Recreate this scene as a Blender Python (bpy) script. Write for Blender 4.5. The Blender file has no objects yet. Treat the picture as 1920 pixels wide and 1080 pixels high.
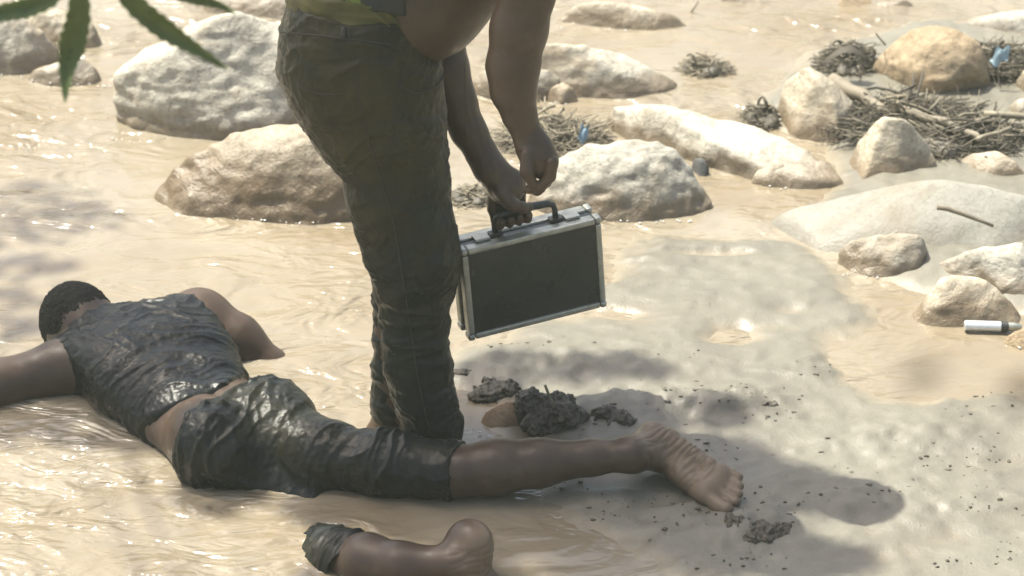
import bpy, bmesh, math, random
import numpy as np
from mathutils import Vector
from mathutils.bvhtree import BVHTree

random.seed(5)
rng = np.random.default_rng(5)
scene = bpy.context.scene
C = scene.collection

# ------------------------------------------------------------------ camera, sky, sun, exposure
CAM_H, PITCH, FPX = 2.71, math.radians(27.0), 4516.0
cam_d = bpy.data.cameras.new("camera")
cam = bpy.data.objects.new("camera", cam_d)
C.objects.link(cam)
cam.location = (0, 0, CAM_H)
cam.rotation_euler = (math.pi / 2 - PITCH, 0, 0)
cam_d.sensor_width = 36
cam_d.lens = 36 * FPX / 1920
cam_d.clip_start, cam_d.clip_end = 0.05, 500
cam_d.dof.use_dof = True
cam_d.dof.focus_distance = 5.05
cam_d.dof.aperture_fstop = 4.8
scene.camera = cam

VEIL_HAZE = 0.006
SUN_EL, SUN_AZ = math.radians(65), math.radians(-58)      # azimuth from +Y towards +X
SUN_DIR = np.array([math.cos(SUN_EL) * math.sin(SUN_AZ), math.cos(SUN_EL) * math.cos(SUN_AZ), math.sin(SUN_EL)])
world = bpy.data.worlds.new("World")
scene.world = world
world.use_nodes = True
nt = world.node_tree
sky = nt.nodes.new("ShaderNodeTexSky")
sky.sky_type = 'NISHITA'
sky.sun_disc = False
sky.sun_elevation = SUN_EL
sky.sun_rotation = SUN_AZ
sky.dust_density = 6.0
sky.air_density = 1.0
nt.nodes["Background"].inputs[1].default_value = 0.12
nt.links.new(sky.outputs[0], nt.nodes["Background"].inputs[0])
sun_d = bpy.data.lights.new("sun", 'SUN')
sun_d.energy = 5.0
sun_d.angle = math.radians(0.53)
sun_d.color = (1.0, 0.975, 0.845)
sun = bpy.data.objects.new("sun", sun_d)
C.objects.link(sun)
sun.rotation_euler = Vector(tuple(SUN_DIR)).to_track_quat('Z', 'Y').to_euler()
scene.view_settings.view_transform = 'Standard'
scene.view_settings.look = 'None'
scene.view_settings.gamma = 1
scene.view_settings.use_curve_mapping = False
scene.view_settings.exposure = 1.1
scene.render.engine = 'CYCLES'
scene.cycles.use_denoising = True
scene.cycles.max_bounces = 6
scene.cycles.sample_clamp_indirect = 6.0

# ------------------------------------------------------------------ picture point -> place in the world
_c, _s = math.cos(PITCH), math.sin(PITCH)
def ray(px, py):
    a, b = (px - 960) / FPX, (540 - py) / FPX
    return np.array([a, _c + b * _s, -_s + b * _c])
def ground(px, py, z=0.0):
    r = ray(px, py); return np.array([0, 0, CAM_H]) + r * ((z - CAM_H) / r[2])
def at(px, py, Y):
    r = ray(px, py); return np.array([0, 0, CAM_H]) + r * (Y / r[1])
def depth(p):
    return p[1] * _c + (CAM_H - p[2]) * _s
def rad(hw, p):
    return hw * depth(p) / FPX
CAM = np.array([0, 0, CAM_H])
def unit(v):
    v = np.asarray(v, float); return v / np.linalg.norm(v)

# ------------------------------------------------------------------ numpy gradient noise
_perm = rng.permutation(256).astype(np.int32)
_perm = np.concatenate([_perm, _perm])
_g = rng.normal(size=(256, 3)).astype(np.float32)
_g /= np.linalg.norm(_g, axis=1)[:, None]
def noise(p):
    p = np.asarray(p, np.float32)
    i = np.floor(p).astype(np.int32); f = p - i
    i &= 255
    u = f * f * f * (f * (f * 6 - 15) + 10)
    out = 0
    for dx in (0, 1):
        wx = u[:, 0] if dx else 1 - u[:, 0]
        a = _perm[(i[:, 0] + dx) & 255]
        for dy in (0, 1):
            wy = u[:, 1] if dy else 1 - u[:, 1]
            b = _perm[(a + i[:, 1] + dy) & 255]
            for dz in (0, 1):
                wz = u[:, 2] if dz else 1 - u[:, 2]
                g = _g[_perm[(b + i[:, 2] + dz) & 255]]
                d = g[:, 0] * (f[:, 0] - dx) + g[:, 1] * (f[:, 1] - dy) + g[:, 2] * (f[:, 2] - dz)
                out = out + wx * wy * wz * d
    return out * 1.6
def fbm(p, o=4, g=0.5):
    s, a = 0, 1.0
    for k in range(o):
        s = s + a * noise(p * 2 ** k + 17.3 * k); a *= g
    return s

# ------------------------------------------------------------------ distance-field bodies
def smin(a, b, k):
    h = np.clip(0.5 + 0.5 * (b - a) / k, 0, 1)
    return b + (a - b) * h - k * h * (1 - h)
def smax(a, b, k):
    return -smin(-a, -b, k)
class Field:
    def __init__(self): self.pr = []
    def copy(self):
        f = Field(); f.pr = list(self.pr); return f
    def cone(self, a, b, ra, rb, k=0.02):
        a = np.array(a, np.float32); b = np.array(b, np.float32); ab = b - a; L = float(ab @ ab) + 1e-12
        def fn(p):
            t = np.clip(((p - a) @ ab) / L, 0, 1)
            q = p - a - t[:, None] * ab
            return np.sqrt((q * q).sum(1)) - (ra + (rb - ra) * t)
        self.pr.append((fn, k)); return self
    def chain(self, pts, rs, k=0.02):
        for i in range(len(pts) - 1): self.cone(pts[i], pts[i + 1], rs[i], rs[i + 1], k)
        return self
    def ell(self, c, axes, r, k=0.03):
        c = np.array(c, np.float32); A = np.array(axes, np.float32).T; r = np.array(r, np.float32)
        def fn(p):
            q = (p - c) @ A
            k0 = np.sqrt(((q / r) ** 2).sum(1)) + 1e-6
            k1 = np.sqrt(((q / (r * r)) ** 2).sum(1)) + 1e-6
            return k0 * (k0 - 1) / k1
        self.pr.append((fn, k)); return self
    def __call__(self, p):
        p = np.asarray(p, np.float32)
        pr = self.pr
        if len(p) > 600 and len(pr) > 5:
            lo, hi = p.min(0), p.max(0); c = ((lo + hi) / 2)[None]; R = float(np.linalg.norm(hi - lo)) / 2
            ds = np.array([float(fn(c)[0]) for fn, k in pr]); m = ds.min()
            pr = [q for q, d in zip(pr, ds) if d < m + 2 * R + 0.08]
        d = None
        for fn, k in pr:
            e = fn(p)
            d = e if d is None else smin(d, e, k)
        return d

def surface(f, lo, hi, h, B=8, slack=1.35):
    """surface nets over the blocks that the surface passes through"""
    lo = np.array(lo, np.float64); hi = np.array(hi, np.float64)
    nb = np.maximum(1, np.ceil((hi - lo) / (h * B)).astype(int))
    g = np.stack(np.meshgrid(*[np.arange(n) for n in nb], indexing='ij'), -1).reshape(-1, 3)
    cen = lo + (g + 0.5) * B * h
    keep = []
    for s in range(0, len(cen), 4096):
        keep.append(np.abs(f(cen[s:s + 4096])) < 0.87 * B * h * slack + 0.004)
    g = g[np.concatenate(keep)]
    N = nb * B + 3
    o = np.arange(B + 1)
    L = np.stack(np.meshgrid(o, o, o, indexing='ij'), -1).reshape(-1, 3)
    keys, verts, edges = [], [], []
    CH = 40
    for s in range(0, len(g), CH):
        gb = g[s:s + CH]
        I = gb[:, None, :] * B + L[None]
        v = f((lo + I.reshape(-1, 3) * h)).reshape(len(gb), B + 1, B + 1, B + 1)
        ins = v < 0
        c0 = ins[:, :-1, :-1, :-1]
        cnt = np.zeros(c0.shape, np.int8); acc = np.zeros(c0.shape + (3,), np.float32)
        corners = [(x, y, z) for x in (0, 1) for y in (0, 1) for z in (0, 1)]
        sl = lambda c: (slice(None),) + tuple(slice(a, a + B) for a in c)
        for ax in range(3):
            for c in corners:
                if c[ax]: continue
                d = list(c); d[ax] = 1; d = tuple(d)
                va, vb = v[sl(c)], v[sl(d)]
                m = (va < 0) != (vb < 0)
                t = np.where(m, va / np.where(m, va - vb, 1), 0)
                for q in range(3):
                    acc[..., q] += np.where(m, c[q] + (t if q == ax else 0), 0)
                cnt += m
        act = np.argwhere(cnt > 0)
        if len(act) == 0: continue
        cell = gb[act[:, 0]] * B + act[:, 1:]
        a = acc[tuple(act.T)] / cnt[tuple(act.T)][:, None]
        keys.append((cell[:, 0] * N[1] + cell[:, 1]) * N[2] + cell[:, 2])
        verts.append(lo + (cell + a) * h)
        for ax in range(3):
            d = [0, 0, 0]; d[ax] = 1
            va, vb = ins[sl((0, 0, 0))], ins[sl(tuple(d))]
            e = np.argwhere(va != vb)
            if len(e):
                ce = gb[e[:, 0]] * B + e[:, 1:]
                edges.append((ax, ce, va[tuple(e.T)]))
    keys = np.concatenate(keys); verts = np.concatenate(verts)
    od = np.argsort(keys); keys = keys[od]; verts = verts[od]
    quads = []
    st = np.array([N[1] * N[2], N[2], 1])
    for ax, ce, inside in edges:
        u, w = (ax + 1) % 3, (ax + 2) % 3
        k0 = ce @ st
        ks = np.stack([k0, k0 - st[u], k0 - st[u] - st[w], k0 - st[w]], 1)
        ix = np.minimum(np.searchsorted(keys, ks), len(keys) - 1)
        ok = (keys[ix] == ks).all(1)
        ix = ix[ok]; fl = inside[ok]
        ix[~fl] = ix[~fl][:, ::-1]
        quads.append(ix)
    return verts.astype(np.float32), np.concatenate(quads)

def vnormals(v, q):
    n = np.zeros_like(v)
    fn = np.cross(v[q[:, 2]] - v[q[:, 0]], v[q[:, 3]] - v[q[:, 1]])
    for i in range(4): 
        for a in range(3): n[:, a] += np.bincount(q[:, i], fn[:, a], len(v))
    return n / (np.linalg.norm(n, axis=1)[:, None] + 1e-12)

def link(name, v, q, mat, parent=None, smooth=True, attr=None):
    me = bpy.data.meshes.new(name)
    v = np.asarray(v, np.float32)
    if isinstance(q, np.ndarray):
        k = q.shape[1]
        me.vertices.add(len(v)); me.vertices.foreach_set('co', v.ravel())
        me.loops.add(q.size); me.loops.foreach_set('vertex_index', q.astype(np.int32).ravel())
        me.polygons.add(len(q)); me.polygons.foreach_set('loop_start', np.arange(0, q.size, k, dtype=np.int32))
        me.update(calc_edges=True); me.validate()
    else:
        me.from_pydata([tuple(map(float, x)) for x in v], [], q)
    if smooth: me.polygons.foreach_set('use_smooth', np.ones(len(me.polygons), bool))
    if attr:
        for an, av in attr.items():
            at_ = me.attributes.new(an, 'FLOAT', 'POINT'); at_.data.foreach_set('value', np.asarray(av, np.float32))
    me.materials.append(mat)
    o = bpy.data.objects.new(name, me); C.objects.link(o)
    if parent is not None:
        o.parent = parent
        if parent.type == 'EMPTY': o.matrix_parent_inverse = parent.matrix_world.inverted() if False else o.matrix_parent_inverse
    return o
def tag(o, label=None, cat=None, group=None, kind=None):
    if label: o['label'] = label
    if cat: o['category'] = cat
    if group: o['group'] = group
    if kind: o['kind'] = kind
    return o
def empty(name, label, cat, loc=(0, 0, 0), group=None):
    o = bpy.data.objects.new(name, None); C.objects.link(o); o.location = tuple(map(float, loc))
    o.empty_display_size = 0.05
    return tag(o, label, cat, group)
def adopt(parent, child):
    """parent a mesh built in world coordinates under a thing's Empty without moving it"""
    child.parent = parent
    l = parent.location
    if parent.type == 'EMPTY':
        child.data.transform(__import__('mathutils').Matrix.Translation(-l))
    return child
def tube(pts, rs, n=6, closed=True):
    pts = [np.array(p, float) for p in pts]; v = []; f = []
    up = np.array([0.13, 0.21, 0.97])
    for i, p in enumerate(pts):
        t = unit(pts[min(i + 1, len(pts) - 1)] - pts[max(i - 1, 0)])
        a = np.cross(t, up)
        a = unit(a) if np.linalg.norm(a) > 1e-3 else np.array([1.0, 0, 0])
        b = np.cross(t, a)
        for k in range(n):
            w = 2 * math.pi * k / n
            v.append(p + rs[i] * (a * math.cos(w) + b * math.sin(w)))
    for i in range(len(pts) - 1):
        for k in range(n):
            f.append((i * n + k, i * n + (k + 1) % n, (i + 1) * n + (k + 1) % n, (i + 1) * n + k))
    f.append(tuple(range(n))[::-1]); f.append(tuple(range((len(pts) - 1) * n, len(pts) * n)))
    return v, f
def arc(p, n=14):
    p = np.array(p, float); t = np.linspace(0, len(p) - 1, n); i = np.minimum(t.astype(int), len(p) - 2); f = (t - i)[:, None]
    pm = lambda k: p[np.clip(i + k, 0, len(p) - 1)]
    return .5 * ((2 * pm(0)) + (pm(1) - pm(-1)) * f + (2 * pm(-1) - 5 * pm(0) + 4 * pm(1) - pm(2)) * f ** 2 + (3 * pm(0) - pm(-1) - 3 * pm(1) + pm(2)) * f ** 3)
class Soup:
    def __init__(self): self.v = []; self.f = []
    def add(self, v, f):
        k = len(self.v); self.v += list(v); self.f += [tuple(i + k for i in x) for x in f]

# ------------------------------------------------------------------ materials
def mat(name):
    m = bpy.data.materials.new(name); m.use_nodes = True
    b = m.node_tree.nodes['Principled BSDF']
    return m, m.node_tree, b
class N:
    def __init__(self, t): self.t = t; self.co = t.nodes.new('ShaderNodeNewGeometry').outputs['Position']
    def l(self, a, b): self.t.links.new(a, b)
    def noise(self, scale, detail=5, rough=0.55, dist=0.0, vec=None, sc=None):
        n = self.t.nodes.new('ShaderNodeTexNoise')
        n.inputs['Scale'].default_value = scale; n.inputs['Detail'].default_value = detail
        n.inputs['Roughness'].default_value = rough; n.inputs['Distortion'].default_value = dist
        v = vec or self.co
        if sc:
            m = self.t.nodes.new('ShaderNodeMapping'); m.inputs['Scale'].default_value = sc
            self.l(v, m.inputs[0]); v = m.outputs[0]
        self.l(v, n.inputs['Vector']); return n.outputs[0]
    def voro(self, scale, feat='F1', vec=None):
        n = self.t.nodes.new('ShaderNodeTexVoronoi'); n.feature = feat
        n.inputs['Scale'].default_value = scale; self.l(vec or self.co, n.inputs['Vector']); return n.outputs[0]
    def ramp(self, x, stops):
        r = self.t.nodes.new('ShaderNodeValToRGB'); e = r.color_ramp.elements
        while len(e) < len(stops): e.new(0.5)
        for k, (p, c) in enumerate(stops):
            e[k].position = p; e[k].color = (c, c, c, 1) if isinstance(c, (int, float)) else (*c, 1)
        self.l(x, r.inputs[0]); return r.outputs[0]
    def mix(self, f, a, b, mode='MIX'):
        m = self.t.nodes.new('ShaderNodeMix'); m.data_type = 'RGBA'; m.blend_type = mode
        for s, x in ((m.inputs[0], f), (m.inputs[6], a), (m.inputs[7], b)):
            if hasattr(x, 'links'): self.l(x, s)
            elif isinstance(x, (int, float)): s.default_value = x if s is m.inputs[0] else (x, x, x, 1)
            else: s.default_value = (*x, 1)
        return m.outputs[2]
    def math(self, op, a, b=0.5):
        m = self.t.nodes.new('ShaderNodeMath'); m.operation = op
        for s, x in ((m.inputs[0], a), (m.inputs[1], b)):
            if hasattr(x, 'links'): self.l(x, s)
            else: s.default_value = x
        return m.outputs[0]
    def z(self):
        s = self.t.nodes.new('ShaderNodeSeparateXYZ'); self.l(self.co, s.inputs[0]); return s.outputs[2]
    def attr(self, name):
        a = self.t.nodes.new('ShaderNodeAttribute'); a.attribute_name = name; return a.outputs['Fac']
    def bump(self, b, h, strength=0.3, dist=0.01, prev=None):
        n = self.t.nodes.new('ShaderNodeBump'); n.inputs['Strength'].default_value = strength
        n.inputs['Distance'].default_value = dist
        self.l(h, n.inputs['Height'])
        if prev: self.l(prev, n.inputs['Normal'])
        self.l(n.outputs[0], b.inputs['Normal']); return n.outputs[0]

def m_water():
    m, t, b = mat("muddy_water"); n = N(t)
    big = n.noise(1.6, 3, 0.5, 0.6, sc=(1, 1.3, 1))
    c = n.mix(n.ramp(big, [(0.3, 0), (0.7, 1)]), (0.178, 0.142, 0.092), (0.225, 0.195, 0.146))
    n.l(c, b.inputs['Base Color'])
    b.inputs['Roughness'].default_value = 0.09; b.inputs['IOR'].default_value = 1.5
    h1 = n.noise(5.5, 2, 0.5, 1.8, sc=(0.75, 1.4, 1)); h2 = n.noise(21, 2, 0.5, 1.4, sc=(0.7, 1.4, 1))
    st = n.ramp(n.noise(1.3, 3, 0.5, 0.8), [(0.36, 0.25), (0.62, 1)])
    h1 = n.math('MULTIPLY', h1, st); h2 = n.math('MULTIPLY', h2, st)
    p = n.bump(b, h1, 1.0, 0.038); n.bump(b, h2, 0.7, 0.009, p)
    return m
def m_sand():
    m, t, b = mat("wet_river_sand"); n = N(t)
    a = n.noise(3.2, 6, 0.6, 0.4); g = n.noise(60, 4, 0.7); sp = n.noise(24, 5, 0.7)
    c = n.mix(n.ramp(a, [(0.32, 0), (0.68, 1)]), (0.112, 0.103, 0.079), (0.156, 0.146, 0.114))
    c = n.mix(n.ramp(g, [(0.35, 0.35), (0.6, 0)]), c, (0.135, 0.122, 0.10))
    c = n.mix(n.ramp(sp, [(0.29, 0.8), (0.36, 0)]), c, (0.07, 0.06, 0.042))
    wet = n.ramp(n.math('ADD', n.z(), n.math('MULTIPLY', n.math('SUBTRACT', n.noise(5, 4), 0.5), 0.05)), [(0.0, 1), (0.022, 0)])
    c = n.mix(n.math('MULTIPLY', wet, 0.45), c, (0.17, 0.148, 0.112))
    edge = n.ramp(n.math('ADD', n.z(), n.math('MULTIPLY', n.math('SUBTRACT', n.noise(9, 4), 0.5), 0.012)), [(0.0, 1), (0.011, 0)])
    c = n.mix(n.math('MULTIPLY', edge, 0.8), c, (0.22, 0.185, 0.13))
    n.l(c, b.inputs['Base Color']); b.inputs['Specular IOR Level'].default_value = 0.5
    film = n.ramp(n.noise(3.0, 5, 0.6, 1.0, sc=(.7, 1.6, 1)), [(0.42, 0), (0.6, 1)])
    r = n.mix(wet, n.mix(film, 0.62, 0.42), 0.34)
    n.l(r, b.inputs['Roughness'])
    p = n.bump(b, n.noise(28, 6, 0.68), 0.4, 0.006); n.bump(b, n.noise(170, 3, 0.6), 0.45, 0.0018, p)
    return m
def m_rock(name, c1, c2, c3, wet=1.0, warm=(0.115, 0.078, 0.04), vein=0.35, rough=1.0, wz=1.0):
    m, t, b = mat(name); n = N(t)
    a = n.noise(4.5, 6, 0.62, 0.5); g = n.noise(70, 4, 0.75); v = n.noise(7, 5, 0.6, 2.2, sc=(0.5, 0.5, 2.2))
    c = n.mix(n.ramp(a, [(0.33, 0), (0.66, 1)]), c1, c2)
    c = n.mix(n.math('MULTIPLY', n.ramp(v, [(0.44, 0), (0.5, 1), (0.56, 0)]), vein), c, c3)
    c = n.mix(n.ramp(g, [(0.36, 0.55), (0.5, 0)]), c, c3)
    st = n.noise(2.6, 7, 0.66, 0.9); c = n.mix(n.ramp(st, [(0.5, 0), (0.66, 0.6)]), c, tuple(x * y for x, y in zip(c1, (.72, .56, .40))))
    ck = n.ramp(n.noise(3.4, 4, 0.6, 2.6, sc=(.6, .6, 1.6)), [(0.482, 0), (0.5, 1), (0.518, 0)])
    c = n.mix(n.math('MULTIPLY', ck, 0.12), c, tuple(x * .45 for x in c3))
    w = n.ramp(n.math('ADD', n.z(), n.math('MULTIPLY', n.math('SUBTRACT', n.noise(9, 4), 0.5), 0.13)), [(0.03 * wz, 1), (0.075 * wz, 0)])
    w = n.math('MULTIPLY', w, wet)
    c = n.mix(n.math('MULTIPLY', w, 0.75), c, warm)
    n.l(c, b.inputs['Base Color'])
    n.l(n.mix(w, n.ramp(a, [(0.3, 0.62), (0.7, 0.85)]), 0.3), b.inputs['Roughness'])
    p = n.bump(b, n.noise(16, 6, 0.7, 0.4), 0.38 * rough, 0.03); p = n.bump(b, n.math('SUBTRACT', 1, ck), 0.15 * rough, 0.006, p); n.bump(b, n.noise(110, 4, 0.7), 0.5, 0.004, p)
    return m
def m_skin(name, base, dark):
    m, t, b = mat(name); n = N(t)
    c = n.mix(n.ramp(n.noise(14, 5, 0.6), [(0.3, 0), (0.7, 1)]), dark, base)
    sole = n.attr('sole')
    c = n.mix(n.math('MULTIPLY', sole, 0.8), c, (0.165, 0.120, 0.080))
    mud = n.ramp(n.noise(9, 5, 0.65), [(0.56, 0), (0.72, 0.35)])
    c = n.mix(mud, c, (0.15, 0.115, 0.075))
    n.l(c, b.inputs['Base Color'])
    n.l(n.mix(n.ramp(n.noise(30, 4), [(0.35, 0), (0.65, 1)]), 0.3, 0.48), b.inputs['Roughness'])
    b.inputs['Specular IOR Level'].default_value = 0.32
    b.inputs['Subsurface Weight'].default_value = 0.06
    b.inputs['Subsurface Radius'].default_value = (0.01, 0.004, 0.002)
    p = n.bump(b, n.noise(260, 3, 0.6), 0.25, 0.0012); n.bump(b, n.noise(60, 3), 0.15, 0.002, p)
    return m
def m_cloth(name, base, mud, lo, hi, rough, weave=900, mudmax=0.85, zmud=False, spec=0.22):
    m, t, b = mat(name); n = N(t); b.inputs['Specular IOR Level'].default_value = spec
    c = n.mix(n.ramp(n.noise(20, 5, 0.65), [(0.3, 0), (0.7, 1)]), base, tuple(x * 1.7 for x in base))
    k = n.ramp(n.noise(4.2, 7, 0.68, 0.4), [(lo, 0), (hi, mudmax)])
    if zmud: k = n.math('MULTIPLY', k, n.ramp(n.z(), [(0.25, 0.25), (0.75, 1)]))
    c = n.mix(k, c, mud)
    n.l(c, b.inputs['Base Color'])
    n.l(n.mix(n.ramp(n.noise(6, 4, .6), [(.4, 0), (.6, 1)]), rough * .75, n.mix(k, rough * 1.1, min(0.8, rough + 0.3))), b.inputs['Roughness'])
    p = n.bump(b, n.noise(weave, 2, 0.5), 0.25, 0.0007); n.bump(b, n.noise(70, 5, 0.65), 0.35, 0.003, p)
    return m
def m_plain(name, col, rough, metal=0.0, var=0.25, sc=40, bump=0.15):
    m, t, b = mat(name); n = N(t)
    c = n.mix(n.ramp(n.noise(sc, 5, 0.6), [(0.2, 0), (0.8, 1)]), tuple(x * (1 - var) for x in col), tuple(min(1, x * (1 + var)) for x in col))
    n.l(c, b.inputs['Base Color']); b.inputs['Metallic'].default_value = metal
    n.l(n.ramp(n.noise(sc * 0.6, 4), [(0.2, max(0.02, rough - 0.1)), (0.8, rough + 0.12)]), b.inputs['Roughness'])
    n.bump(b, n.noise(sc * 5, 4, 0.6), bump, 0.002)
    return m
M_WATER, M_SAND = m_water(), m_sand()
M_ROCK = m_rock("pale_granite", (0.37, 0.34, 0.275), (0.46, 0.435, 0.365), (0.163, 0.139, 0.109))
M_ROCKT = m_rock("tan_granite", (0.345, 0.305, 0.23), (0.43, 0.39, 0.31), (0.150, 0.109, 0.068))
M_ROCKB = m_rock("brown_granite", (0.25, 0.18, 0.10), (0.31, 0.245, 0.16), (0.116, 0.082, 0.048), 0.0)
M_ROCKG = m_rock("grey_granite", (0.285, 0.268, 0.222), (0.365, 0.348, 0.298), (0.13, 0.115, 0.09))
M_ROCKD = m_rock("dark_slate", (0.05, 0.052, 0.052), (0.09, 0.092, 0.09), (0.03, 0.03, 0.03), 0.0)
M_ROCKW = m_rock("wet_footed_granite", (0.31, 0.265, 0.19), (0.39, 0.345, 0.265), (0.150, 0.109, 0.068), 1.0, (0.085, 0.052, 0.022), wz=3.2)
M_SLAB = m_rock("mud_coated_rock", (0.195, 0.19, 0.162), (0.245, 0.24, 0.206), (0.14, 0.125, 0.10), 0.7, (0.15, 0.13, 0.10), 0.1, 0.3)
M_WETSTONE = m_rock("wet_orange_stone", (0.224, 0.143, 0.075), (0.286, 0.204, 0.122), (0.136, 0.088, 0.048), 0.2)
M_MUD = m_plain("dark_wet_mud", (0.055, 0.046, 0.031), 0.5, 0, 0.5, 55, 0.9)
M_SKIN = m_skin("dark_brown_skin", (0.080, 0.053, 0.033), (0.052, 0.034, 0.022))
M_SKIN2 = m_skin("wet_brown_skin", (0.068, 0.045, 0.031), (0.044, 0.029, 0.021))
M_JEANS = m_cloth("muddy_wet_denim", (0.006, 0.0085, 0.0085), (0.046, 0.037, 0.014), 0.33, 0.62, 0.36, zmud=True, spec=0.16)
M_TROUS = m_cloth("wet_black_denim", (0.005, 0.0065, 0.0065), (0.04, 0.034, 0.018), 0.46, 0.76, 0.33, 900, 0.6)
M_SHIRT = m_cloth("wet_black_jersey", (0.004, 0.005, 0.0055), (0.028, 0.024, 0.017), 0.5, 0.85, 0.30, 1200, 0.5)
M_BAND = m_cloth("olive_underwear", (0.062, 0.058, 0.018), (0.05, 0.04, 0.02), 0.45, 0.7, 0.6)
M_HAIR = m_plain("black_cropped_hair", (0.007, 0.0065, 0.006), 0.75, 0, 0.5, 160, 0.9)
M_HAIR.node_tree.nodes["Principled BSDF"].inputs["Specular IOR Level"].default_value = 0.2
M_SEAM = m_plain("denim_seam", (0.022, 0.020, 0.013), 0.7)
M_REED = m_plain("dry_reed", (0.19, 0.165, 0.115), 0.6, 0, 0.5, 12)
M_REEDD = m_plain("grey_driftwood", (0.17, 0.145, 0.105), 0.7, 0, 0.55, 14)
M_BLUE = m_plain("blue_plastic", (0.14, 0.22, 0.29), 0.5, 0, 0.25, 30)
M_PALE = m_plain("pale_blue_plastic", (0.2, 0.28, 0.32), 0.5, 0, 0.2, 30)
M_ALU = m_plain("scuffed_aluminium", (0.36, 0.37, 0.33), 0.42, 0.8, 0.35, 45)
M_PANEL = m_plain("dark_case_panel", (0.022, 0.026, 0.02), 0.26, 0, 0.3, 14)
M_BLACK = m_plain("black_plastic", (0.022, 0.023, 0.022), 0.4)
M_BARK = m_plain("tree_bark", (0.13, 0.10, 0.07), 0.8, 0, 0.4, 18, 0.8)
def m_leaf(name, c1, c2, spots=True):
    m, t, b = mat(name); n = N(t)
    c = n.mix(n.ramp(n.noise(30, 4), [(0.3, 0), (0.7, 1)]), c1, c2)
    if spots: c = n.mix(n.ramp(n.voro(75), [(0.10, 0.85), (0.2, 0)]), c, (0.05, 0.03, 0.012))
    n.l(c, b.inputs['Base Color']); b.inputs['Roughness'].default_value = 0.5
    b.inputs['Transmission Weight'].default_value = 0.0
    n.bump(b, n.noise(120, 3), 0.3, 0.002)
    tr = t.nodes.new('ShaderNodeBsdfTranslucent'); n.l(c, tr.inputs[0])
    mx = t.nodes.new('ShaderNodeMixShader'); mx.inputs[0].default_value = 0.3
    n.l(b.outputs[0], mx.inputs[1]); n.l(tr.outputs[0], mx.inputs[2])
    n.l(mx.outputs[0], t.nodes['Material Output'].inputs[0])
    return m
M_LEAF = m_leaf("spotted_green_leaf", (0.085, 0.125, 0.037), (0.125, 0.17, 0.058))
M_CROWN = m_leaf("crown_leaf", (0.04, 0.07, 0.02), (0.07, 0.11, 0.035), False)
def m_camo():
    m, t, b = mat("camouflage_cloth"); n = N(t)
    k = n.ramp(n.noise(16, 2, 0.5, 0.8), [(0.5, 0), (0.53, 1)])
    c = n.mix(k, (0.012, 0.016, 0.012), (0.10, 0.15, 0.022))
    n.l(c, b.inputs['Base Color']); b.inputs['Roughness'].default_value = 0.6
    n.bump(b, n.noise(400, 3), 0.3, 0.001); return m
M_CAMO = m_camo()

# ------------------------------------------------------------------ river bed, sand bank and water
def axis(lo, hi, step, far):
    a = list(np.arange(lo, hi + step / 2, step)); s = step
    l, r = [], []
    x = lo
    while x > -far: s *= 1.6; x -= s; l.append(x)
    s = step; x = hi
    while x < far: s *= 1.6; x += s; r.append(x)
    return np.array(l[::-1] + a + r)
def poly_sd(px, X, Y):
    P = np.array([ground(*q)[:2] for q in px]); d = np.full(X.shape, 1e9); ins = np.zeros(X.shape, bool)
    for i in range(len(P)):
        a, b = P[i], P[(i + 1) % len(P)]; e = b - a
        t = np.clip(((X - a[0]) * e[0] + (Y - a[1]) * e[1]) / (e @ e), 0, 1)
        d = np.minimum(d, np.hypot(X - a[0] - t * e[0], Y - a[1] - t * e[1]))
        c = ((a[1] > Y) != (b[1] > Y)) & (X < (b[0] - a[0]) * (Y - a[1]) / (b[1] - a[1] + 1e-12) + a[0])
        ins ^= c
    return np.where(ins, d, -d)
def sheet(name, fz, m, step):
    xs = axis(-1.9, 2.0, step, 30); ys = axis(3.75, 7.9, step, 30)
    X, Y = np.meshgrid(xs, ys, indexing='ij')
    Z = fz(X.ravel(), Y.ravel())
    n, k = X.shape
    idx = np.arange(n * k).reshape(n, k)
    q = np.stack([idx[:-1, :-1], idx[1:, :-1], idx[1:, 1:], idx[:-1, 1:]], -1).reshape(-1, 4)
    return tag(link(name, np.stack([X.ravel(), Y.ravel(), Z], 1), q, m), kind='structure')
FLAT = [(868, 712), (880, 668), (950, 628), (1050, 600), (1110, 540), (1170, 476), (1240, 452), (1330, 458), (1420, 446), (1500, 440), (1600, 500),
        (1640, 600), (1560, 660), (1600, 720), (1760, 760), (1990, 740), (2100, 800), (2100, 1250), (1420, 1250), (1330, 1090), (1250, 1045), (1150, 1000), (1080, 965),
        (1020, 925), (1040, 850), (1000, 830), (930, 835), (905, 800), (935, 745), (900, 735)]
BANK = [(1400, 215), (1520, 100), (1700, 40), (2200, 20), (2300, 620), (1960, 600), (1700, 540), (1570, 500), (1500, 430), (1570, 345), (1560, 270)]
BUMPS = [(1340, 762, 130, 26, .03), (1050, 690, 190, 34, .018), (1130, 775, 100, 40, .016), (1390, 1000, 110, 40, .02), (1250, 960, 140, 40, .006),
         (1365, 634, 60, 22, -.03), (1330, 480, 110, 10, -.018), (1480, 590, 60, 12, -.012), (1250, 560, 60, 18, -.01), (1650, 830, 220, 40, .014), (1520, 700, 120, 30, .012),
         (1700, 950, 160, 40, .012), (1160, 590, 80, 20, -.014)]
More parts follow.
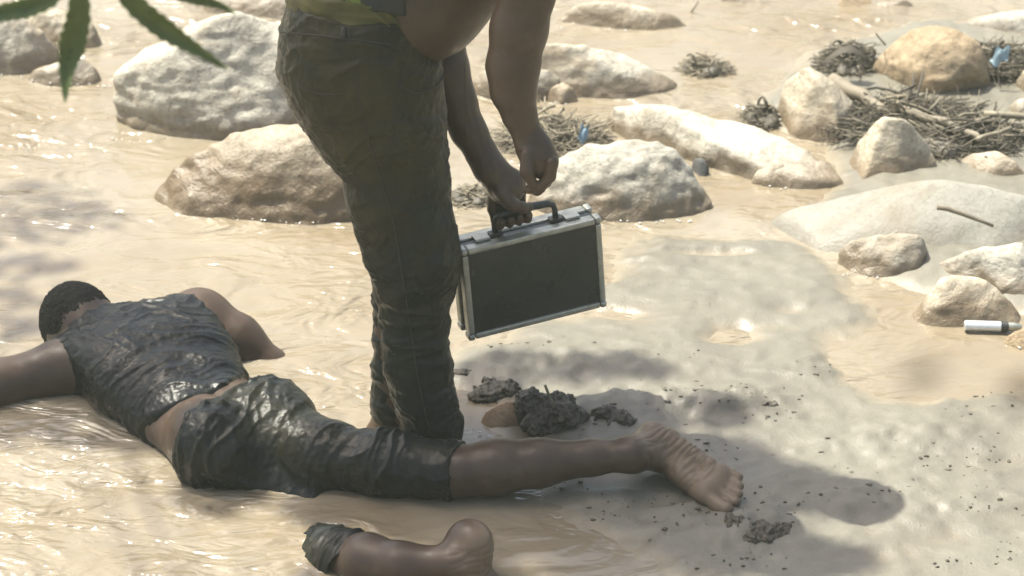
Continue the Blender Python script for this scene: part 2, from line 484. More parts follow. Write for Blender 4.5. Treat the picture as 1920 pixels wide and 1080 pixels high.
def bed(x, y):
    d1, d2 = poly_sd(FLAT, x, y), poly_sd(BANK, x, y)
    p = np.stack([x, y, 0 * x], 1)
    near = (np.abs(x) < 4) & (y < 12) & (y > 1)
    nz = np.where(near, fbm(p * 3.1, 5, 0.55), 0); fine = np.where(near, fbm(p * 16 + 5, 4, 0.6), 0)
    d1 = d1 + 0.05 * nz
    h = np.maximum(np.clip(d1 * 0.2, -0.14, 0.014), np.clip(d2 * 0.25, -0.14, 0.03))
    land = np.clip((h + 0.02) / 0.03, 0, 1)
    h = h + land * (0.009 * nz + 0.0028 * fine)
    rg = np.where(near, 1 - np.abs(noise(p * np.array([7, 15, 1]) + 3)) * 2, 0)
    h = h + land * 0.005 * np.clip(rg, 0, 1) ** 2
    for (bx, by, rx, ry, hh) in BUMPS:
        c = ground(bx, by); ax = rx / 850; ay = ry / 420
        e = ((x - c[0]) / ax) ** 2 + ((y - c[1]) / ay) ** 2
        h = h + hh * np.exp(-e * 1.2) * (1 + 0.5 * fine)
    return np.where(near, h, -0.15)
river_bed = sheet("sand_bank", bed, M_SAND, 0.010)
def waves(x, y):
    p = np.stack([x, y, 0 * x], 1)
    near = (np.abs(x) < 4) & (y < 12) & (y > 1)
    q = p * np.array([4.2, 7.0, 1]); w = fbm(q + 0.5 * noise(p * 3)[:, None], 3, 0.5)
    q2 = p * np.array([13, 22, 1]); w2 = fbm(q2 + 1.1 * noise(p * 5 + 9)[:, None], 2, 0.5)
    amp = 0.006 * np.clip((y - 3) / 3, 0.6, 1.6)
    calm = np.clip((0.35 - x) / 0.5, 0.12, 1) + np.clip((y - 5.9) / 0.8, 0, 0.9)
    return np.where(near, (amp * w + 0.0016 * w2) * np.clip(calm, 0, 1.2), 0)
river = sheet("river_water", waves, M_WATER, 0.011)

# ------------------------------------------------------------------ boulders
def hull(pts):
    pts = sorted(map(tuple, pts))
    def half(ps):
        o = []
        for p in ps:
            while len(o) > 1 and (o[-1][0] - o[-2][0]) * (p[1] - o[-2][1]) - (o[-1][1] - o[-2][1]) * (p[0] - o[-2][0]) <= 0: o.pop()
            o.append(p)
        return o
    a, b = half(pts), half(pts[::-1]); return a[:-1] + b[:-1]
ROCKS = []
def boulder(label, pts, m, seed=1, tilt=35, thick=0.7, bumpy=1.0, k=0.02, cuts=4, tip=0.6, sink=0.12, base=0.0, name="boulder", extra=(), h=None, strata=0.0):
    """pts: outline of the stone where it stands; its waterline runs along the lowest points"""
    r = np.random.default_rng(seed)
    H = hull(pts); P = np.array(H, float)
    ymax, ymin = P[:, 1].max(), P[:, 1].min()
    bl = P[P[:, 1] > ymax - 0.3 * (ymax - ymin)]
    cx = P[:, 0].mean()
    bot = []
    for i in range(len(P)):
        a_, b_ = P[i], P[(i + 1) % len(P)]; e_ = b_ - a_; nn_ = np.array([e_[1], -e_[0]]); nn_ = nn_ if nn_ @ ((a_ + b_) / 2 - P.mean(0)) > 0 else -nn_
        if nn_[1] > 0.45 * np.linalg.norm(nn_): bot += [ground(*a_, base)[:2], ground(*b_, base)[:2]]
    bot = np.array(bot)
    slope, y00 = np.polyfit(bot[:, 0], bot[:, 1], 1) if np.ptp(bot[:, 0]) > .08 else (0.0, bot[:, 1].min())
    slope = float(np.clip(slope, -1.2, 1.2)); y00 = float((bot[:, 1] - slope * bot[:, 0]).min())
    gf = ground(cx, ymax, base); gf = np.array([gf[0], y00 + slope * gf[0], base]); wid = (P[:, 0].max() - P[:, 0].min()) * depth(gf) / FPX
    hgt = (ymax - ymin) * depth(gf) / FPX
    size = max(wid, hgt)
    half = 0.5 * thick * min(wid, hgt * 1.15)
    ym = gf[1] + half
    def sil(px, py):                     # the silhouette lies half way back, parallel to the waterline
        r_ = ray(px, py); t_ = (y00 + half) / (r_[1] - slope * r_[0]); return CAM + r_ * t_
    zt = max(.02, sil(P[P[:, 1].argmin()][0], ymin)[2] - base)
    if tilt > 0: tilt = min(tilt, math.degrees(math.atan(half / zt)) * .85)
    w = unit(CAM - at(cx, (ymin + ymax) / 2, ym))
    pl = []
    cpx = P.mean(0)
    for i in range(len(P)):
        a, b = P[i], P[(i + 1) % len(P)]
        e = b - a; mid = (a + b) / 2
        nrm = np.array([e[1], -e[0]]); nrm = nrm if nrm @ (mid - cpx) > 0 else -nrm
        if nrm[1] > 0.45 * np.linalg.norm(nrm) :
            ga, gb = ground(*a, base), ground(*b, base)
            d = gb - ga; q = unit(np.array([d[1], -d[0], 0])); q = q if q[1] < 0 else -q
            th = math.radians(tilt)
            pl.append((q * math.cos(th) + np.array([0, 0, math.sin(th)]), ga)); continue
        n = unit(np.cross(ray(*a), ray(*b)))
        c = sil(*mid)
        if n @ (c - sil(*cpx)) < 0: n = -n
        pl.append((unit(n + tip * w), c)); pl.append((unit(n - 0.5 * w), c))
    pl.append((unit([-slope, 1, 0.25]), np.array([gf[0], gf[1] + 2.0 * half, 0.1])))
    ext = np.array([sil(*p_) for p_ in P])
    lo = np.array([ext[:, 0].min() - .12, ext[:, 1].min() - half - 0.12, base - sink])
    hi = np.array([ext[:, 0].max() + .14, ext[:, 1].max() + half + 0.12, ext[:, 2].max() + 0.08])
    NN = [np.array([q[0] for q in pl]), np.array([q[0] @ q[1] for q in pl])]
    def poly(p, kk):
        d = p @ NN[0].T - NN[1]
        mx = d.max(1)
        return mx + kk * np.log(np.exp((d - mx[:, None]) / kk).sum(1)) - 1.3 * kk
    S = rng.uniform(lo, hi, size=(6000, 3)); S = S[poly(S, 0.005) < 0]
    if len(S) > 20:
        for _ in range(cuts + 3):
            n = unit(r.normal(size=3) * .5 + 1.0 * w + np.array([0, 0, .1]))
            off = np.quantile(S @ n, r.uniform(0.955, 0.992))
            pl.append((n, n * off))
        for (n, qq) in extra:
            n = unit(n); pl.append((n, n * np.quantile(S @ n, qq)))
        NN[0] = np.array([q[0] for q in pl]); NN[1] = np.array([q[0] @ q[1] for q in pl])
    kk = .38 * k * min(1, size / 0.4)
    s0 = seed * 7.77
    def f(p):
        p = np.asarray(p, np.float64)
        d = poly(p, kk)
        a = fbm(p / (0.42 * size) + s0, 3, 0.5); b_ = noise(p * np.array([9, 9, 20]) + s0)
        c = fbm(p / 0.045 + s0, 2, 0.5)
        d = d + bumpy * (0.014 * size * (a - .1) + 0.008 * size ** 0.5 * (np.abs(b_) - 0.25) + 0.004 * c * min(1, size / 0.3))
        if strata:
            st = np.clip(1 - np.abs(noise(p * np.array([4.5, 4.5, 17]) + .6 * noise(p * 5)[:, None] + 2)) * 5, 0, 1)
            d = d + strata * st * np.clip((.30 - p[:, 2]) / .1, 0, 1)
        return np.maximum(d, base - sink + 0.02 - p[:, 2])
    v, q = surface(f, lo, hi, h or max(0.0045, size / 85), slack=1.8)
    o = link(name, v, q, m)
    tag(o, label, "rock", "boulders and stones in the muddy river"); ROCKS.append(o)
    return o
B = boulder
B("pale boulder cut by the left edge behind the small low stone", [(-90, 15), (0, 32), (42, 26), (80, 58), (118, 98), (105, 132), (50, 142), (-90, 140)], M_ROCK, 1, 40)
B("small low pale stone at the foot of the left edge boulder", [(50, 150), (58, 130), (110, 108), (160, 102), (196, 135), (200, 158), (100, 157)], M_ROCK, 2, 30)
B("pale boulder behind the hanging pointed leaf, top left", [(30, 60), (60, 6), (100, 2), (150, 8), (185, 45), (199, 75), (176, 92), (120, 96), (60, 90)], M_ROCKT, 3, 40)
B("flat grey rock at the top edge above the big left boulder", [(352, 22), (345, 4), (400, -14), (560, -30), (640, -10), (640, 30), (500, 36), (430, 28)], M_ROCKG, 4, 50)
B("largest pale boulder with cracked left face, behind the standing man", [(206, 256), (203, 160), (211, 112), (245, 76), (290, 52), (400, 24), (520, 10), (640, 18), (668, 120), (660, 232), (500, 272), (380, 275), (290, 266)], M_ROCK, 5, 30, 0.85, 1.0, 0.02, 2, 1.0, extra=[((-.55, -.8, .12), .95), ((.2, -.8, .45), .95)], strata=.004)
B("wet brown bottomed boulder in the water left of the standing man's knees", [(292, 393), (318, 315), (345, 288), (420, 243), (500, 214), (580, 208), (680, 238), (728, 330), (725, 416), (560, 417), (400, 405)], M_ROCKW, 6, 38, 0.75, 1.2, 0.02, 5, 0.7)
B("flat pale rock in the stream at top centre right", [(1045, 40), (1068, 12), (1100, 1), (1160, 4), (1262, 28), (1286, 46), (1240, 57), (1150, 53)], M_ROCKT, 7, 40, 0.9, 0.7)
B("pale boulder with shaded right end behind the hanging hand's forearm", [(985, 178), (990, 82), (1060, 74), (1150, 84), (1212, 106), (1278, 146), (1286, 162), (1245, 174), (1160, 187)], M_ROCK, 8, 25, 0.8, 0.9, 0.02, 3, 0.9, extra=[((.7, -.6, .0), .965)])
B("small grey stone seen between the two arms", [(868, 176), (880, 142), (908, 120), (1000, 118), (1045, 128), (1062, 155), (1052, 186), (960, 188)], M_ROCKG, 9, 35, bumpy=1.3)
B("small round pale stone right of the forearm", [(1025, 188), (1034, 162), (1060, 151), (1084, 176), (1082, 193), (1050, 196)], M_ROCKT, 10, 35, cuts=2)
B("tiny pale stone left of the two forearms", [(852, 188), (866, 168), (886, 170), (903, 190), (880, 196)], M_ROCKT, 11, 35, cuts=2)
B("rough speckled grey boulder directly behind the aluminium case", [(985, 396), (1008, 340), (1046, 290), (1090, 262), (1150, 250), (1220, 252), (1278, 274), (1322, 330), (1342, 374), (1334, 402), (1290, 416), (1150, 414)], M_ROCKG, 12, 30, 0.8, 1.5, 0.025, 6, 0.8)
B("long pale ridge shaped boulder lying diagonally at right centre", [(1140, 232), (1158, 186), (1200, 167), (1252, 174), (1330, 205), (1420, 230), (1522, 262), (1568, 300), (1582, 348), (1500, 354), (1400, 334), (1290, 300), (1180, 262)], M_ROCK, 13, 12, 0.9, 1.0, 0.02, -3, .7)
B("small pointed pale stone in front of the long boulder", [(1406, 343), (1424, 310), (1450, 289), (1482, 298), (1513, 340), (1500, 352), (1440, 350)], M_ROCKT, 14, 40)
B("dark slate stone between the speckled and long boulders", [(1282, 296), (1289, 277), (1310, 279), (1331, 312), (1329, 333), (1310, 331)], M_ROCKD, 15, 30, cuts=5)
B("upright egg shaped pale boulder left of the dark reed heap", [(1443, 205), (1450, 150), (1470, 125), (1502, 120), (1546, 140), (1592, 185), (1622, 230), (1604, 258), (1570, 272), (1490, 256)], M_ROCKT, 16, 20, 1.0, 0.6, 0.015, -3, 0.5)
B("pale pinkish boulder with flat face below the reed heap", [(1578, 290), (1602, 240), (1642, 219), (1700, 224), (1740, 248), (1762, 282), (1760, 332), (1690, 350), (1616, 348)], M_ROCKT, 17, 22, 0.9, 0.6, 0.012, -3, 0.35)
B("large brown boulder with overhanging underside on the reed heap", [(1630, 136), (1658, 92), (1690, 61), (1732, 47), (1800, 54), (1832, 76), (1852, 112), (1881, 166), (1874, 188), (1828, 204), (1770, 198), (1690, 180), (1640, 160)], M_ROCKB, 18, -12, 1.0, 0.9, 0.02, -1, 0.8, extra=[((.40, -.86, -.32), .80)])
B("low pale stone at right edge above the smooth grey slab", [(1786, 330), (1790, 290), (1812, 275), (1870, 271), (1906, 294), (1922, 322), (1915, 348), (1850, 350)], M_ROCKT, 19, 30, 0.7, 0.8)
B("broad smooth grey slab coated in mud with a stick on it", [(1422, 432), (1450, 396), (1530, 370), (1620, 345), (1720, 327), (1800, 334), (1880, 350), (1980, 376), (2040, 440), (1900, 486), (1700, 490), (1500, 462)], M_SLAB, 20, 62, 1.5, 0.35, 0.03, 0, 1.1)
B("rough wet stone at the puddle edge in front of the grey slab", [(1566, 490), (1573, 456), (1610, 440), (1700, 430), (1742, 440), (1764, 472), (1748, 514), (1680, 523), (1600, 514)], M_ROCKG, 21, 22, 0.8, 1.3, 0.02, 4, 1.2)
B("rough brown grey stone at right edge behind the rounded tan stone", [(1722, 500), (1745, 470), (1800, 456), (1880, 448), (1970, 440), (2000, 540), (1920, 575), (1800, 540)], M_ROCKG, 22, 28, 0.8, 1.4)
B("rounded tan stone beside the silver tube", [(1703, 602), (1716, 565), (1752, 522), (1800, 503), (1842, 508), (1882, 545), (1914, 590), (1900, 612), (1800, 616), (1720, 610)], M_ROCKT, 23, 30, 0.8, 1.0, 0.03, 3, 0.8)
B("brown stone cut by the right edge below the silver tube", [(1882, 642), (1895, 622), (1930, 605), (1975, 620), (1975, 655), (1910, 654)], M_ROCKB, 24, 30)
B("pale stone cut by the right edge beside the pale blue scrap", [(1892, 172), (1904, 140), (1950, 90), (2000, 120), (2000, 196), (1920, 192)], M_ROCKT, 25, 20)
B("broad pale grey rock in the top right corner", [(1745, 52), (1790, 34), (1880, 18), (1970, 10), (2000, 90), (1900, 84), (1800, 66)], M_ROCKG, 26, 40, 1.0, 0.6)
B("brown stone touching the top edge at right", [(1562, 10), (1572, -12), (1620, -18), (1648, 4), (1612, 15)], M_ROCKB, 27, 20)
B("pale stone touching the top edge just right of the brown one", [(1622, 12), (1640, -4), (1690, -8), (1716, 8), (1680, 16)], M_ROCKG, 28, 30)
B("dark brown stone touching the top edge at centre right", [(1338, 4), (1360, -16), (1430, -12), (1444, 3), (1390, 8)], M_ROCKG, 29, 30)
B("flat pale stone at right edge under the reeds", [(1880, 216), (1898, 186), (1960, 176), (1990, 200), (1980, 246), (1900, 236)], M_ROCK, 30, 40)
B("wet orange stone half buried beside the dark mud clump", [(902, 790), (912, 764), (950, 744), (992, 748), (1000, 802), (930, 806)], M_WETSTONE, 31, 35, 0.9, 0.8, 0.02, 2)
B("tiny white pebble standing in the shallow channel", [(1462, 474), (1466, 466), (1476, 466), (1484, 474), (1474, 478)], M_ROCK, 32, 35, cuts=1)

# ------------------------------------------------------------------ mud clumps
def clump(label, px, py, rx, h, seed, m=M_MUD, ry=None, base=0.004, lumps=9, name="mud_clump"):
    r = np.random.default_rng(seed); c = ground(px, py, base); a = rx / 850.0
    ry = ry or a * 0.8
    F = Field(); I = np.eye(3)
    F.ell(c, I, (a * .8, ry * .8, h * .7), 0.02)
    for _ in range(lumps):
        u = r.uniform(0, 2 * math.pi); s = r.uniform(0.2, 0.8); q = r.uniform(.22, .5)
        F.ell(c + np.array([math.cos(u) * a * s, math.sin(u) * ry * s, h * r.uniform(0, .75) * (1 - s * .6)]), I, (a * q, a * q, min(a, h * 1.3) * q), 0.008)
    def f(p):
        return F(p) + 0.009 * (a / .08) ** .5 * fbm(p / 0.018 + seed, 4, 0.68)
    v, q = surface(f, c - np.array([a * 1.5, ry * 1.5, 0.03]), c + np.array([a * 1.5, ry * 1.5, h * 1.8 + .02]), max(.0026, a / 45), slack=2)
    return tag(link(name, v, q, m), label, "mud", "dark mud clumps on the sand flat")
clump("big dark crumbly mud clump with a twig in it, right of the orange stone", 1030, 795, 72, 0.085, 3)
clump("smaller crumbly mud clump between the big clump and the raised heel", 1150, 796, 40, 0.055, 4)
clump("grey crumbly mud clump just below the man's raised toes", 1425, 1012, 52, 0.055, 5)
clump("dark flat mud lump at the waterline right of the standing man's shin", 866, 706, 20, 0.02, 6)
clump("thin dark mud ledge at the water's edge left of the orange stone", 925, 735, 48, 0.022, 7, ry=.045)
clump("dark flat leaf sized mud patch on the shaded sand", 1066, 688, 15, 0.012, 8)
clump("brown mud lump at the right end of the raised ridge", 1432, 770, 24, 0.03, 9)
clump("brown mud lumps on top of the raised ridge", 1385, 756, 22, 0.03, 10)
clump("small round mud ball left of its twin on the lit sand", 1688, 936, 13, 0.022, 11, lumps=4)
clump("small round mud ball right of its twin on the lit sand", 1732, 938, 13, 0.018, 12, lumps=4)
clump("brown wet mud hollow below the toes of the raised foot", 1365, 1018, 36, 0.02, 13, ry=.05)
# crumbs scattered over the flat
S_ = Soup()
ico = bmesh.new(); bmesh.ops.create_icosphere(ico, subdivisions=1, radius=1)
iv = [np.array(v.co) for v in ico.verts]; ico.verts.index_update(); iff = [tuple(v.index for v in f.verts) for f in ico.faces]
r_ = np.random.default_rng(77)
cnt = 0
while cnt < 170:
    px, py = r_.uniform(900, 1920), r_.uniform(640, 1080)
    g = ground(px, py)
    if noise(np.array([[g[0] * 3.3, g[1] * 5.5, 2.0]]))[0] < 0.22: continue
    z = bed(np.array([g[0]]), np.array([g[1]]))[0]
    if z < 0.002: continue
    s = r_.uniform(0.001, 0.004) * (1.6 if r_.random() < .08 else 1); jt = r_.uniform(.6, 1.3, size=(len(iv), 1))
    sc = np.array([r_.uniform(.8, 1.9), r_.uniform(.7, 1.4), r_.uniform(.4, .9)])
    S_.add([np.array([g[0], g[1], z + s * .3]) + s * v * sc * j for v, j in zip(iv, jt)], iff); cnt += 1
for bx, by, sx_, sy_, n_ in ((1200, 760, 40, 14, 40), (1300, 752, 60, 8, 45), (1400, 762, 45, 12, 60), (1320, 990, 60, 18, 40), (1420, 985, 50, 14, 40), (1690, 945, 40, 12, 25), (1560, 700, 90, 12, 40), (1600, 900, 110, 30, 60), (1080, 830, 60, 12, 30), (1000, 655, 60, 8, 20), (1820, 870, 70, 20, 40), (1250, 830, 60, 20, 30)):
    for _ in range(n_ // 3):
        px, py = r_.normal(bx, sx_), r_.normal(by, sy_); g = ground(px, py); z = bed(np.array([g[0]]), np.array([g[1]]))[0]
        if z < 0: continue
        s = r_.uniform(0.0008, 0.0038) * (2.0 if r_.random() < .06 else 1); jt = r_.uniform(.5, 1.4, size=(len(iv), 1)); sc = np.array([r_.uniform(.8, 2.6), r_.uniform(.7, 1.6), r_.uniform(.35, .8)])
        S_.add([np.array([g[0], g[1], z + s * .2]) + s * v * sc * j for v, j in zip(iv, jt)], iff)
tag(link("mud_crumbs", S_.v, S_.f, M_MUD, smooth=False), "scattered dark mud crumbs over the sand flat", "mud", kind="stuff")
def stick(name, label, cat, pts, r0, r1, m, group=None, parent=None, n=7):
    P = [np.array(p) for p in pts]; k = len(P)
    v, f = tube(P, [r0 + (r1 - r0) * i / (k - 1) for i in range(k)], n)
    o = link(name, v, f, m)
    if parent is None: tag(o, label, cat, group)
    else: adopt(parent, o)
    return o
def bent(a, b, sag, n=6, seed=0):
    r = np.random.default_rng(seed); a, b = np.array(a), np.array(b); L = np.linalg.norm(b - a)
    out = []
    for i in range(n):
        t = i / (n - 1)
        out.append(a + (b - a) * t + np.array([0, 0, sag * 4 * t * (1 - t)]) + r.normal(size=3) * L * .012 * (0 < i < n - 1))
    return out
stick("twig", "thin green twig stuck upright in the big mud clump", "twig", bent(ground(1022, 722, .09), ground(1052, 790, .03), 0.0, 5, 1), .003, .0042, m_plain("green_twig", (.12, .12, .06), .6))
stick("driftwood_stick", "thin brown stick lying on the smooth grey slab", "stick", bent(ground(1758, 388, .16), ground(1862, 424, .115), .004, 6, 2), .008, .004, M_REEDD)

GLINTS = Soup(); r_ = np.random.default_rng(31)  # tiny white beads modelled in place of sun glints at the waterlines
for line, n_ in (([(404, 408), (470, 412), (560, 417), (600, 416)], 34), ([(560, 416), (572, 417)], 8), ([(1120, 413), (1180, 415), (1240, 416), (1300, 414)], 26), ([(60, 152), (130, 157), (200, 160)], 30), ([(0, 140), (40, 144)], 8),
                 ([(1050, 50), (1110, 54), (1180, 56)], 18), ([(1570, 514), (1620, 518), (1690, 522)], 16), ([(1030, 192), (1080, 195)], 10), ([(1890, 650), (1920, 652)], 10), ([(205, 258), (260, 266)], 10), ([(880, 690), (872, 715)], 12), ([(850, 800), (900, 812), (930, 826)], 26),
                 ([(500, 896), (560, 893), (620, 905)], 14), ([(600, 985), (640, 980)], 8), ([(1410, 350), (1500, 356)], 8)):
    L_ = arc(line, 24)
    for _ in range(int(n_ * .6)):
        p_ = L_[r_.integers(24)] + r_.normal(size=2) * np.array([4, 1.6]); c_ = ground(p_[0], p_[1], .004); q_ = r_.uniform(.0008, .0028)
        GLINTS.add([c_ + q_ * v_ * np.array([1.5, 1, .8]) for v_ in iv], iff)
M_GLINT = m_plain("glint_white", (.72, .72, .68), .12, 0, .1, 60)
tag(link("glint_beads", GLINTS.v, GLINTS.f, M_GLINT), "white beads imitating sun glints along the waterlines of the stones", "foam", kind="stuff")  # no foam: the beads stand in for sun glints
# ------------------------------------------------------------------ heaps of reeds and driftwood
def heap(label, px, py, w, dY, hgt, n, seed, base=0.0, stalks=6, thin=0.0022, name="reed_heap", mats=(M_REED, M_REEDD)):
    r = np.random.default_rng(seed); c = ground(px, py, base); a = w * depth(c) / FPX / 2
    e = empty(name, label, "debris", c, "heaps of reeds and driftwood")
    fl = np.array([r.uniform(-.9, .9), r.uniform(-.3, .3), 0])
    for kind, m in (("dry_tangle", mats[0]), ("dark_tangle", mats[1])):
        S = Soup()
        for _ in range(int(n * 1.7)):
            u, s = r.uniform(0, 2 * math.pi), math.sqrt(r.uniform(0, 1))
            o = c + np.array([math.cos(u) * a * s, math.sin(u) * dY * s, hgt * (1 - s * s) * r.uniform(0, 1)])
            L = r.uniform(.25, 1.0) ** 1.5 * min(a * 1.3, .19)
            d = unit(r.normal(size=3) * np.array([1.2, .7, .26]) + fl); sd = unit(np.cross(d, r.normal(size=3)))
            bend = r.normal() * .22
            pts = [o + d * L * (t - .5) + sd * L * bend * (t - .5) ** 2 * 2 for t in (0, .35, .7, 1)]
            pts = [p if p[2] > base - .02 else np.array([p[0], p[1], base - .02]) for p in pts]
            q = thin * r.uniform(.3, 1.1)
            v, f = tube(pts, [q, q * 1.1, q * .9, q * .4], 4); S.add(v, f)
        o = link(kind, S.v, S.f, m); tag(o, kind='stuff'); adopt(e, o)
    Fm = Field(); Fm.ell(c, np.eye(3), (a * .8, dY * .8, hgt * .42), .02)
    for _ in range(5):
        u = r.uniform(0, 2 * math.pi); Fm.ell(c + np.array([math.cos(u) * a * .6, math.sin(u) * dY * .6, 0]), np.eye(3), (a * .34, dY * .4, hgt * .45), .02)
    vv, qq = surface(lambda p: Fm(p) + .006 * fbm(p / .03 + seed, 3, .6), c - np.array([a * 1.3, dY * 1.3, .02]), c + np.array([a * 1.3, dY * 1.3, hgt]), .008, slack=2)
    adopt(e, link("mud_core", vv, qq, M_MUD))
    for i in range(stalks):
        u, s = r.uniform(0, 2 * math.pi), r.uniform(0, .8)
        o = c + np.array([math.cos(u) * a * s, math.sin(u) * dY * s, hgt * (1 - s * s) * .9])
        d = unit(r.normal(size=3) * np.array([1.3, .8, .35])); L = r.uniform(.5, 1.1) * min(a, .2)
        stick("reed_stalk", None, None, bent(o - d * L * .5, o + d * L * .5, r.normal() * .015, 5, i + seed), thin * 2.2, thin * 1.3, mats[i % 2], parent=e)
    return e
M_OLD = m_plain("weathered_straw", (.15, .13, .09), .7, 0, .5, 20)
M_DK = m_plain("rotten_straw", (.05, .042, .029), .7, 0, .5, 20)
h_big = heap("large dark tangle of reeds under the large brown boulder", 1700, 232, 300, .16, .075, 420, 41, .03, 12, mats=(M_OLD, M_DK))
heap("brown leafy debris heap at the upstream side of the large brown boulder", 1592, 128, 110, .10, .085, 240, 42, .02, 6, mats=(M_OLD, M_DK))
heap("reed heap hanging at the right of the flat faced pinkish boulder", 1800, 268, 200, .12, .075, 260, 43, .03, 10, mats=(M_OLD, M_DK))
heap("reed tangle with a blue scrap behind the hanging hand", 1030, 262, 190, .11, .055, 300, 44, .0, 8, mats=(M_REED, M_REEDD))
heap("little straw tuft standing in the stream beyond the long boulder", 1322, 132, 85, .06, .045, 120, 45, .0, 3, mats=(M_OLD, M_REEDD))
heap("straw wedged between the long and egg shaped boulders", 1428, 226, 70, .07, .05, 130, 46, .0, 4, mats=(M_OLD, M_DK))
heap("small straw tangle left of the hand on the handle", 885, 372, 75, .06, .03, 90, 47, .0, 3)
heap("mixed reeds and stones heap at the right edge under the pale blue scrap", 1870, 118, 130, .10, .06, 220, 48, .05, 6, mats=(M_OLD, M_DK))
heap("dry reeds spread along the right edge above the low pale stone", 1880, 262, 120, .09, .04, 160, 49, .03, 6, mats=(M_REED, M_DK))
stick("driftwood_log", "thick grey driftwood log sloping left of the large brown boulder", "log", bent(ground(1560, 152, .10), ground(1668, 218, .07), .01, 7, 3), .024, .016, M_REEDD, n=9)
stick("driftwood_log", "long thin driftwood pole lying under the brown boulder's right side", "log", bent(ground(1690, 205, .09), ground(1850, 268, .07), .01, 7, 4), .013, .010, M_REEDD, n=8)
stick("driftwood_stick", "straight pale pole lying level at the right edge", "stick", bent(ground(1845, 214, .09), ground(1990, 222, .09), .0, 6, 5), .010, .009, M_REED, n=8)
stick("driftwood_stick", "yellowish cane lying slanted above the low pale stone", "stick", bent(ground(1832, 262, .09), ground(1896, 240, .09), .0, 6, 6), .007, .006, M_REED, n=8)
for i, (x, y, x2, y2) in enumerate([(1676, 178, 1682, 220), (1684, 182, 1688, 220), (1702, 180, 1698, 222), (1740, 188, 1738, 205), (1868, 190, 1862, 214)]):
    stick("reed_stalk", ("leftmost of the pale stalks in the shade under the brown boulder", "pale stalk just right of the leftmost one under the brown boulder", "middle pale stalk of the five under the brown boulder", "shortest pale stalk under the middle of the brown boulder", "rightmost pale stalk, under the brown boulder's right end")[i], "reed", bent(ground(x, y, .14), ground(x2, y2, .07), 0, 4, i), .002, .0016, M_REED, "pale stalks under the brown boulder")
stick("twig", "dark twig poking out of the water near the top centre right", "twig", bent(ground(1295, 24, .0), ground(1310, 2, .05), 0, 4, 9), .003, .002, M_REEDD)
stick("twig", "thin dark twig poking up left of the large brown boulder", "twig", bent(ground(1660, 84, .09), ground(1642, 62, .16), 0, 4, 12), .003, .002, M_REEDD)
def scrap(label, px, py, w, h, m, z, seed, name="plastic_scrap", lean=.5):
    r = np.random.default_rng(seed); c = ground(px, py, z); s = depth(c) / FPX; n = 7
    v = []
    for i in range(n):
        for j in range(n):
            u, t = i / (n - 1) - .5, j / (n - 1) - .5
            v.append(c + np.array([u * w * s * (1 - .35 * t) + t * w * s * .35, t * h * s * .5 + r.normal() * .002, t * h * s * lean + .012 * math.sin(7 * u + seed) * math.cos(5 * t) + r.normal() * .002]))
    f = [(i * n + j, (i + 1) * n + j, (i + 1) * n + j + 1, i * n + j + 1) for i in range(n - 1) for j in range(n - 1)]
    k = len(v); v += [p - np.array([0, 0, .0012]) for p in v]; f += [tuple(x + k for x in q[::-1]) for q in f]
    return tag(link(name, v, f, m), label, "plastic scrap")
scrap("small blue plastic scrap caught in the reed tangle behind the hand", 1094, 250, 18, 24, M_BLUE, .055, 1, lean=1.1)
scrap("pale blue plastic scrap caught at the right edge beside the brown boulder", 1876, 104, 30, 22, M_PALE, .13, 2, lean=1.2)
def curled_leaf(px, py, z):
    c = ground(px, py, z); v = []; n = 9
    for i in range(n):
        t = i / (n - 1)
        for j in (-1, 0, 1):
            wd = .022 * math.sin(math.pi * min(1, t * 1.02 + .02)) ** .7
            v.append(c + np.array([(t - .5) * .13, j * wd, .055 * math.sin(math.pi * t) * .8 + abs(j) * -.012]))
    f = [(i * 3 + j, (i + 1) * 3 + j, (i + 1) * 3 + j + 1, i * 3 + j + 1) for i in range(n - 1) for j in (0, 1)]
    k = len(v); v += [p - np.array([0, 0, .001]) for p in v]; f += [tuple(x + k for x in q[::-1]) for q in f]
    return tag(link("dead_leaf", v, f, M_DK), "curled brown dead leaf lying on the debris left of the brown boulder", "leaf")
curled_leaf(1588, 112, .10)

# silver tube
def silver_tube():
    a, b = ground(1808, 610, .016), ground(1876, 612, .016)
    e = empty("silver_tube", "silver metal tube with a dark collar lying by the rounded tan stone", "tube", a)
    d = unit(b - a)
    def ring(segs, name, m):
        v, f = tube([a + d * s for s, _ in segs], [r for _, r in segs], 16); o = link(name, v, f, m); adopt(e, o)
        md = o.modifiers.new("edge", 'EDGE_SPLIT'); return o
    L = np.linalg.norm(b - a)
    ring([(0, .0105), (.003, .0125), (L, .0125), (L + .001, .011)], "barrel", m_plain("brushed_silver", (.66, .69, .69), .35, .6, .08, 30))
    ring([(L + .002, .013), (L + .016, .0135), (L + .017, .011)], "collar", M_BLACK)
    ring([(L + .018, .011), (L + .03, .0105), (L + .045, .008), (L + .05, .004)], "tip", M_ALU)
silver_tube()

